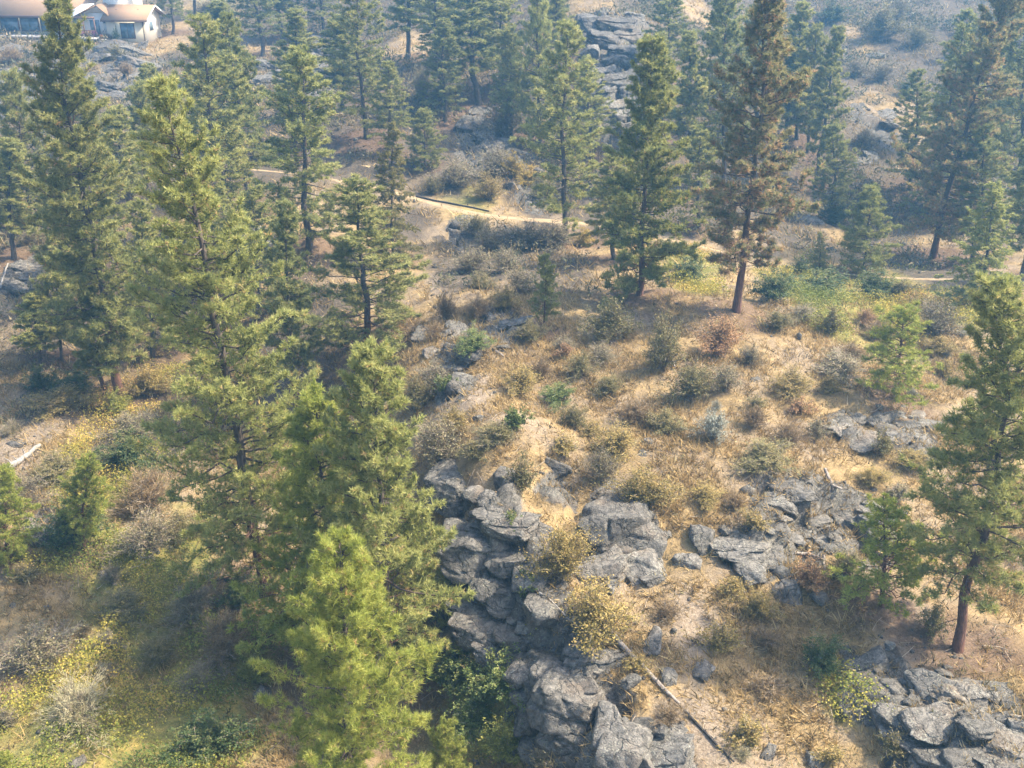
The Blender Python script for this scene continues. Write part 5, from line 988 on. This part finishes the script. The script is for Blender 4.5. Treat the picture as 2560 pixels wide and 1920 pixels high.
    tag(link('dry_weeds', new_mesh('dry_weeds', v, f, tn), None, WEED), 'small dry brown and olive weeds between the grass', 'weeds', kind='stuff')
    # fallen twigs
    x, y = scatter(rs, 3000, 20, 70, 1.5); n = len(x); a = rs.uniform(0, 6.28, n); ln = rs.uniform(.2, 1.1, n)
    q = np.stack([np.stack([x+np.cos(a)*ln*s_, y+np.sin(a)*ln*s_], -1) for s_ in (-.5, 0, .5)], 1); q += rs.normal(size=q.shape)*.05
    P = np.concatenate([q, (T.z(q[..., 0], q[..., 1])+.05+rs.rand(n, 1)*.05)[..., None]], -1)
    v, f = tubes(P, np.full((n, 1), .013)*np.array([[1, .8, .4]])*rs.uniform(.6, 1.5, (n, 1)), 3)
    tag(link('twig_litter', new_mesh('twig_litter', v, f, np.repeat(rs.uniform(.2, 1, n), 9)), None, TWIG), 'bare twigs scattered over the ground', 'twigs', kind='stuff')
    # rubble round the outcrops and on bare soil
    x, y = scatter(rs, 16000, 20, 125, 1.3); rk = T.m('rock', x, y); keep = rs.rand(len(x)) < .025+.8*rk*(1-.3*rk)+.25*T.m('dirt', x, y)
    x, y = x[keep][:6000], y[keep][:6000]; n = len(x); V0, F0 = ICO[1]
    sc = rs.uniform(.03, .13, (n, 1, 1))*rs.uniform(.5, 1.3, (n, 1, 3))*(1+(rs.rand(n, 1, 1) < .10)*1.6)*(.7+y/70)[:, None, None]
    v = V0[None]*sc*rs.uniform(.65, 1.2, (n, 12, 1)); v[..., 0] += x[:, None]; v[..., 1] += y[:, None]; v[..., 2] += T.z(x, y)[:, None]+.01
    F = (F0[None]+np.arange(n)[:, None, None]*12).reshape(-1, 3)[:, :3]
    tag(link('rubble', new_mesh('rubble', v.reshape(-1, 3), F), None, ROCK), 'grey stone rubble strewn round the outcrops', 'rubble', kind='stuff')
build_grass()

# ---------------------------------------------------------------- house
def build_house():
    WH = plain('white_stucco', (.82, .78, .69), .8, .05, 2); CR = plain('cream_stucco', (.82, .73, .54), .8, .05, 2)
    SH = plain('tan_shingles', (.33, .21, .12), .9, .22, 9); FAS = plain('brown_fascia', (.14, .085, .06), .7); TRIM = plain('white_trim', (.80, .78, .74), .6, .04)
    DARK = plain('crawl_space_shade', (.05, .05, .055), .9); DECK = plain('weathered_deck', (.48, .44, .40), .8, .15, 6); WOODF = plain('brown_window_wood', (.20, .10, .06), .6)
    GL, nt, b = mat('window_glass'); b.inputs['Base Color'].default_value = (.10, .15, .18, 1); b.inputs['Roughness'].default_value = .08; b.inputs['Specular IOR Level'].default_value = .8
    n = noise(nt, 1.2, 3, .5, node(nt, 'ShaderNodeTexCoord').outputs['Object']); nt.links.new(ramp(nt, n, [(.35, (.07, .12, .15)), (.65, (.22, .29, .33))]), b.inputs['Base Color'])
    STEEL = plain('pale_awning', (.62, .66, .72), .5, .12, 2)
    hx, hy, hz = HOUSE
    root = empty('house', (hx, hy, hz), 'cream house with tan roof, deck and white side wing at the upper left', 'house'); root.rotation_euler = (0, 0, math.radians(-4))
    def part(name, bl, m_, parent=root):
        v, f = boxes(bl); return link(name, new_mesh(name, v, f), parent, m_)
    def mesh(name, V, F, m_, parent=root): return link(name, new_mesh(name, np.array(V, float), F), parent, m_)
    def slab(name, quad, th, m_, parent=root):
        q = np.array(quad, float); nn = np.cross(q[1]-q[0], q[3]-q[0]); nn = nn/np.linalg.norm(nn)*th
        V = np.r_[q, q+nn]
        return mesh(name, V, [np.array([[0, 3, 2, 1], [4, 5, 6, 7], [0, 1, 5, 4], [1, 2, 6, 5], [2, 3, 7, 6], [3, 0, 4, 7]])], m_, parent)
    # side wing: front x -5.2..0, depth y 0..5.6, gable on the right
    part('front_wall', [(-5.2, 0, 0, .2, -1.2, 2.45)], CR)
    zr = 2.45+2.8*.46
    mesh('gable_wall', [(0, 0, -1.4), (0, 5.6, -1.4), (0, 5.6, 2.45), (0, 2.8, zr), (0, 0, 2.45), (-.2, 0, -1.4), (-.2, 5.6, -1.4), (-.2, 5.6, 2.45), (-.2, 2.8, zr), (-.2, 0, 2.45)],
         [np.array([[0, 1, 2, 4], [5, 9, 7, 6], [0, 5, 6, 1], [1, 6, 7, 2], [0, 4, 9, 5]]), np.array([[4, 2, 3], [9, 8, 7]])], WH)
    part('back_wall', [(-5.2, -.2, 5.4, 5.6, -1.2, 2.45)], WH)
    k = .46
    r1 = slab('roof', [(-5.6, -.6, 2.45-.6*k+.06), (.75, -.6, 2.45-.6*k+.06), (.75, 2.8, zr+.06), (-5.6, 2.8, zr+.06)], .14, SH)
    slab('roof', [(.75, 6.2, 2.45-.6*k+.06), (-5.6, 6.2, 2.45-.6*k+.06), (-5.6, 2.8, zr+.06), (.75, 2.8, zr+.06)], .14, SH)
    slab('bargeboard', [(.76, -.62, 2.45-.62*k-.02), (.76, -.62, 2.45-.62*k+.2), (.76, 2.8, zr+.2), (.76, 2.8, zr-.02)], .06, TRIM)
    slab('bargeboard', [(.76, 2.8, zr-.02), (.76, 2.8, zr+.2), (.76, 6.22, 2.45-.62*k+.2), (.76, 6.22, 2.45-.62*k-.02)], .06, TRIM)
    part('gutter', [(-5.6, .7, -.74, -.62, 2.12, 2.26)], FAS)
    for x in (-4.2, -1.2): part('roof_vent', [(x-.12, x+.12, 1.6, 1.85, 3.2, 3.46)], FAS, r1)
    part('downspout', [(-.18, -.08, -.12, -.02, -1.0, 2.1)], FAS)
    gd = part('sliding_door', [(-3.3, -1.35, -.06, .02, -.1, 1.9)], FAS)
    for x0, x1 in ((-3.2, -2.38), (-2.3, -1.45)): part('pane', [(x0, x1, -.09, -.05, 0, 1.8)], GL, gd)
    gw = part('window', [(0, .05, 1.6, 2.9, .65, 1.95)], TRIM)
    for y0, y1 in ((1.68, 2.22), (2.28, 2.82)): part('pane', [(.04, .08, y0, y1, .73, 1.87)], GL, gw)
    part('gable_vent', [(0, .05, 2.55, 3.05, 2.75, 3.1)], FAS)
    # linking block and upper storey
    part('link_wall', [(-8.6, -5.2, .9, 6, -1.2, 3.0)], WH)
    zc = 3.0+.9
    mesh('entry_gable', [(-8.6, .88, 3.0), (-5.2, .88, 3.0), (-6.3, .88, 4.0), (-8.6, 6, 3.0), (-5.2, 6, 3.0), (-6.3, 6, 4.0)], [np.array([[0, 1, 2], [3, 5, 4]]), np.array([[0, 3, 4, 1]])], WH)
    slab('roof', [(-9.4, .2, 2.75), (-6.3, .2, 4.12), (-6.3, 6, 4.12), (-9.4, 6, 2.75)][::-1], .12, SH)
    slab('roof', [(-6.3, .2, 4.12), (-4.7, .2, 2.75), (-4.7, 6, 2.75), (-6.3, 6, 4.12)][::-1], .12, SH)
    ew = part('window', [(-6.0, -5.55, .84, .9, 1.7, 2.6)], TRIM); part('pane', [(-5.95, -5.6, .81, .85, 1.76, 2.54)], GL, ew)
    part('upper_wall', [(-6.6, -3.9, 3.3, 10, 2.0, 5.95)], WH)
    up = slab('roof', [(-7.4, 2.5, 5.85), (-2.9, 2.5, 5.85), (-2.9, 6.8, 7.6), (-7.4, 6.8, 7.6)], .16, SH)
    # main block on the left with window band and deck
    part('main_wall', [(-24, -8.6, 1.2, 10, .2, 2.75)], CR)
    slab('roof', [(-25.5, .2, 2.55), (-8.7, .2, 2.55), (-6.2, 7.5, 6.1), (-25.5, 7.5, 6.1)], .16, SH)
    part('fascia', [(-25.5, -8.7, .10, .2, 2.42, 2.76)], FAS)
    for x in (-23.6, -20.4, -17.6, -14.8, -12.0):
        wn = part('window', [(x, x+2.6, 1.08, 1.22, .55, 2.35)], WOODF); part('pane', [(x+.14, x+2.46, 1.03, 1.1, .67, 2.24)], GL, wn)
    part('deck_floor', [(-25.5, -8.4, -.9, 1.2, -.05, .25)], DECK)
    part('crawl_space_shade_block', [(-25.5, -8.8, -.3, 1.0, -1.9, -.07)], DARK)  # near-black block paints in the shade under the deck
    for x in (-24, -20, -16, -12, -9): part('post', [(x-.08, x+.08, -.75, -.6, -1.9, -.06)], WOODF)
    # balcony
    part('balcony_floor', [(-9.2, -6.0, -1.6, .88, -.08, .2)], plain('balcony_edge', (.72, .66, .56), .7))
    for x in (-9.1, -7.6, -6.1): part('post', [(x-.06, x+.06, -1.55, -1.43, .2, 2.6)], WOODF)
    part('railing', [(-9.1, -6.1, -1.55, -1.48, 1.05, 1.13)], WOODF)
    for j in range(13): part('baluster', [(-9.0+j*.23, -8.96+j*.23, -1.53, -1.5, .2, 1.05)], WOODF)
    bd = part('door', [(-7.9, -6.3, .82, .9, .2, 2.3)], TRIM); part('pane', [(-7.75, -7.15, .79, .83, .35, 2.15)], GL, bd); part('pane', [(-7.05, -6.45, .79, .83, .35, 2.15)], GL, bd)
    part('beam', [(-9.2, -6.0, -1.6, -1.4, 2.6, 2.8)], WOODF)
    slab('awning', [(-11.2, -1.2, 2.3), (-9.4, -1.4, 2.5), (-6.6, .6, 4.2), (-8.4, .8, 4.1)], .05, STEEL)
    part('support_wall', [(-9.0, -7.6, -1.2, .7, -1.7, -.09)], plain('weathered_boards', (.30, .25, .22), .8))
    for j in range(4): part('step', [(-5.9, -4.9, -1.5+j*.0-.35*j, -1.2-.35*j, -.05-.2*j-.1, -.05-.2*j)], DECK)
    part('step_stringer', [(-6.0, -5.9, -2.6, -1.2, -1.2, -.3)], WOODF)
    # things standing at the house
    R = root.matrix_basis
    def flowers(x, y, z, col, label, s=.35):
        rs = np.random.RandomState(int(abs(x*31+z*7))); p = R @ Vector((x, y, z))
        e = empty('flower_pot', p, label, 'flower pot', 'flower pots at the house')
        th = np.arange(10)*2*np.pi/10; V = []
        for rr, zz in ((.13, 0), (.2, .28), (.22, .30), (.19, .30), (.18, .26)): V += [(math.cos(a)*rr, math.sin(a)*rr, zz) for a in th]
        F = [[k*10+j, k*10+(j+1) % 10, k*10+10+(j+1) % 10, k*10+10+j] for k in range(4) for j in range(10)]
        link('pot', new_mesh('pot', np.array(V), np.array(F)), e, plain('terracotta', (.33, .15, .09), .8))
        n = 260; C = nrm(rs.normal(size=(n, 3)))*rs.uniform(.4, 1, (n, 1))*s; C[:, 2] = C[:, 2]*.8+.30+s*.6
        N = nrm(rs.normal(size=(n, 3))); U = nrm(np.cross(N, rs.normal(size=(n, 3)))); sz = rs.uniform(.06, .12, n)
        v, f, t = leaves(C[:150], N[:150], U[:150], sz[:150], sz[:150], rs.rand(150)); link('blossom', new_mesh('blossom', v, f, t), e, leaf_mat('petals', [(0, tuple(c*.7 for c in col)), (1, col)], .2))
        v, f, t = leaves(C[150:]-[0, 0, .08], N[150:], U[150:], sz[150:]*1.3, sz[150:], rs.rand(110)); link('foliage', new_mesh('foliage', v, f, t), e, LEAF['green'])
    flowers(-8.9, -1.35, .2, (.62, .10, .32), 'pink flower pot on the balcony, leftmost', .5); flowers(-8.2, -1.30, .2, (.66, .22, .45), 'pale pink flower pot on the balcony, second from left', .5)
    flowers(-7.3, -1.35, .2, (.70, .33, .04), 'orange flower pot in the middle of the balcony', .48); flowers(-6.35, -1.3, .2, (.58, .16, .38), 'magenta flower pot at the right end of the balcony', .42)
    flowers(-5.6, -1.0, -.2, (.66, .20, .04), 'red orange flower pot at the top of the house steps', .32); flowers(-4.7, -1.2, -.8, (.66, .62, .55), 'white flower pot beside the house steps', .3)
    p = R @ Vector((-2.3, -1.9, -1.2)); fe = empty('garden_fence', p, 'low grey picket fence in front of the white house wing', 'fence')
    for j in range(9):
        v, f = boxes([(-1.2+j*.3, -1.08+j*.3, 0, .04, -.35, .75)]); link('picket', new_mesh('picket', v, f), fe, DECK)
    v, f = boxes([(-1.25, 1.4, .045, .09, .5, .58), (-1.25, 1.4, .045, .09, .1, .18)]); link('rail', new_mesh('rail', v, f), fe, DECK)
    p = R @ Vector((-3.6, -1.1, -.9)); po = empty('patio_plant', p, 'dark upright potted plant in front of the sliding door', 'plant')
    st, fo = SHP['leafy'][1]
    for nm, me, m_ in (('stems', st, TWIG), ('foliage', fo, LEAF['dark'])):
        o = link(nm, me, po, m_); o.scale = (.9, .9, 2.3)
build_house()
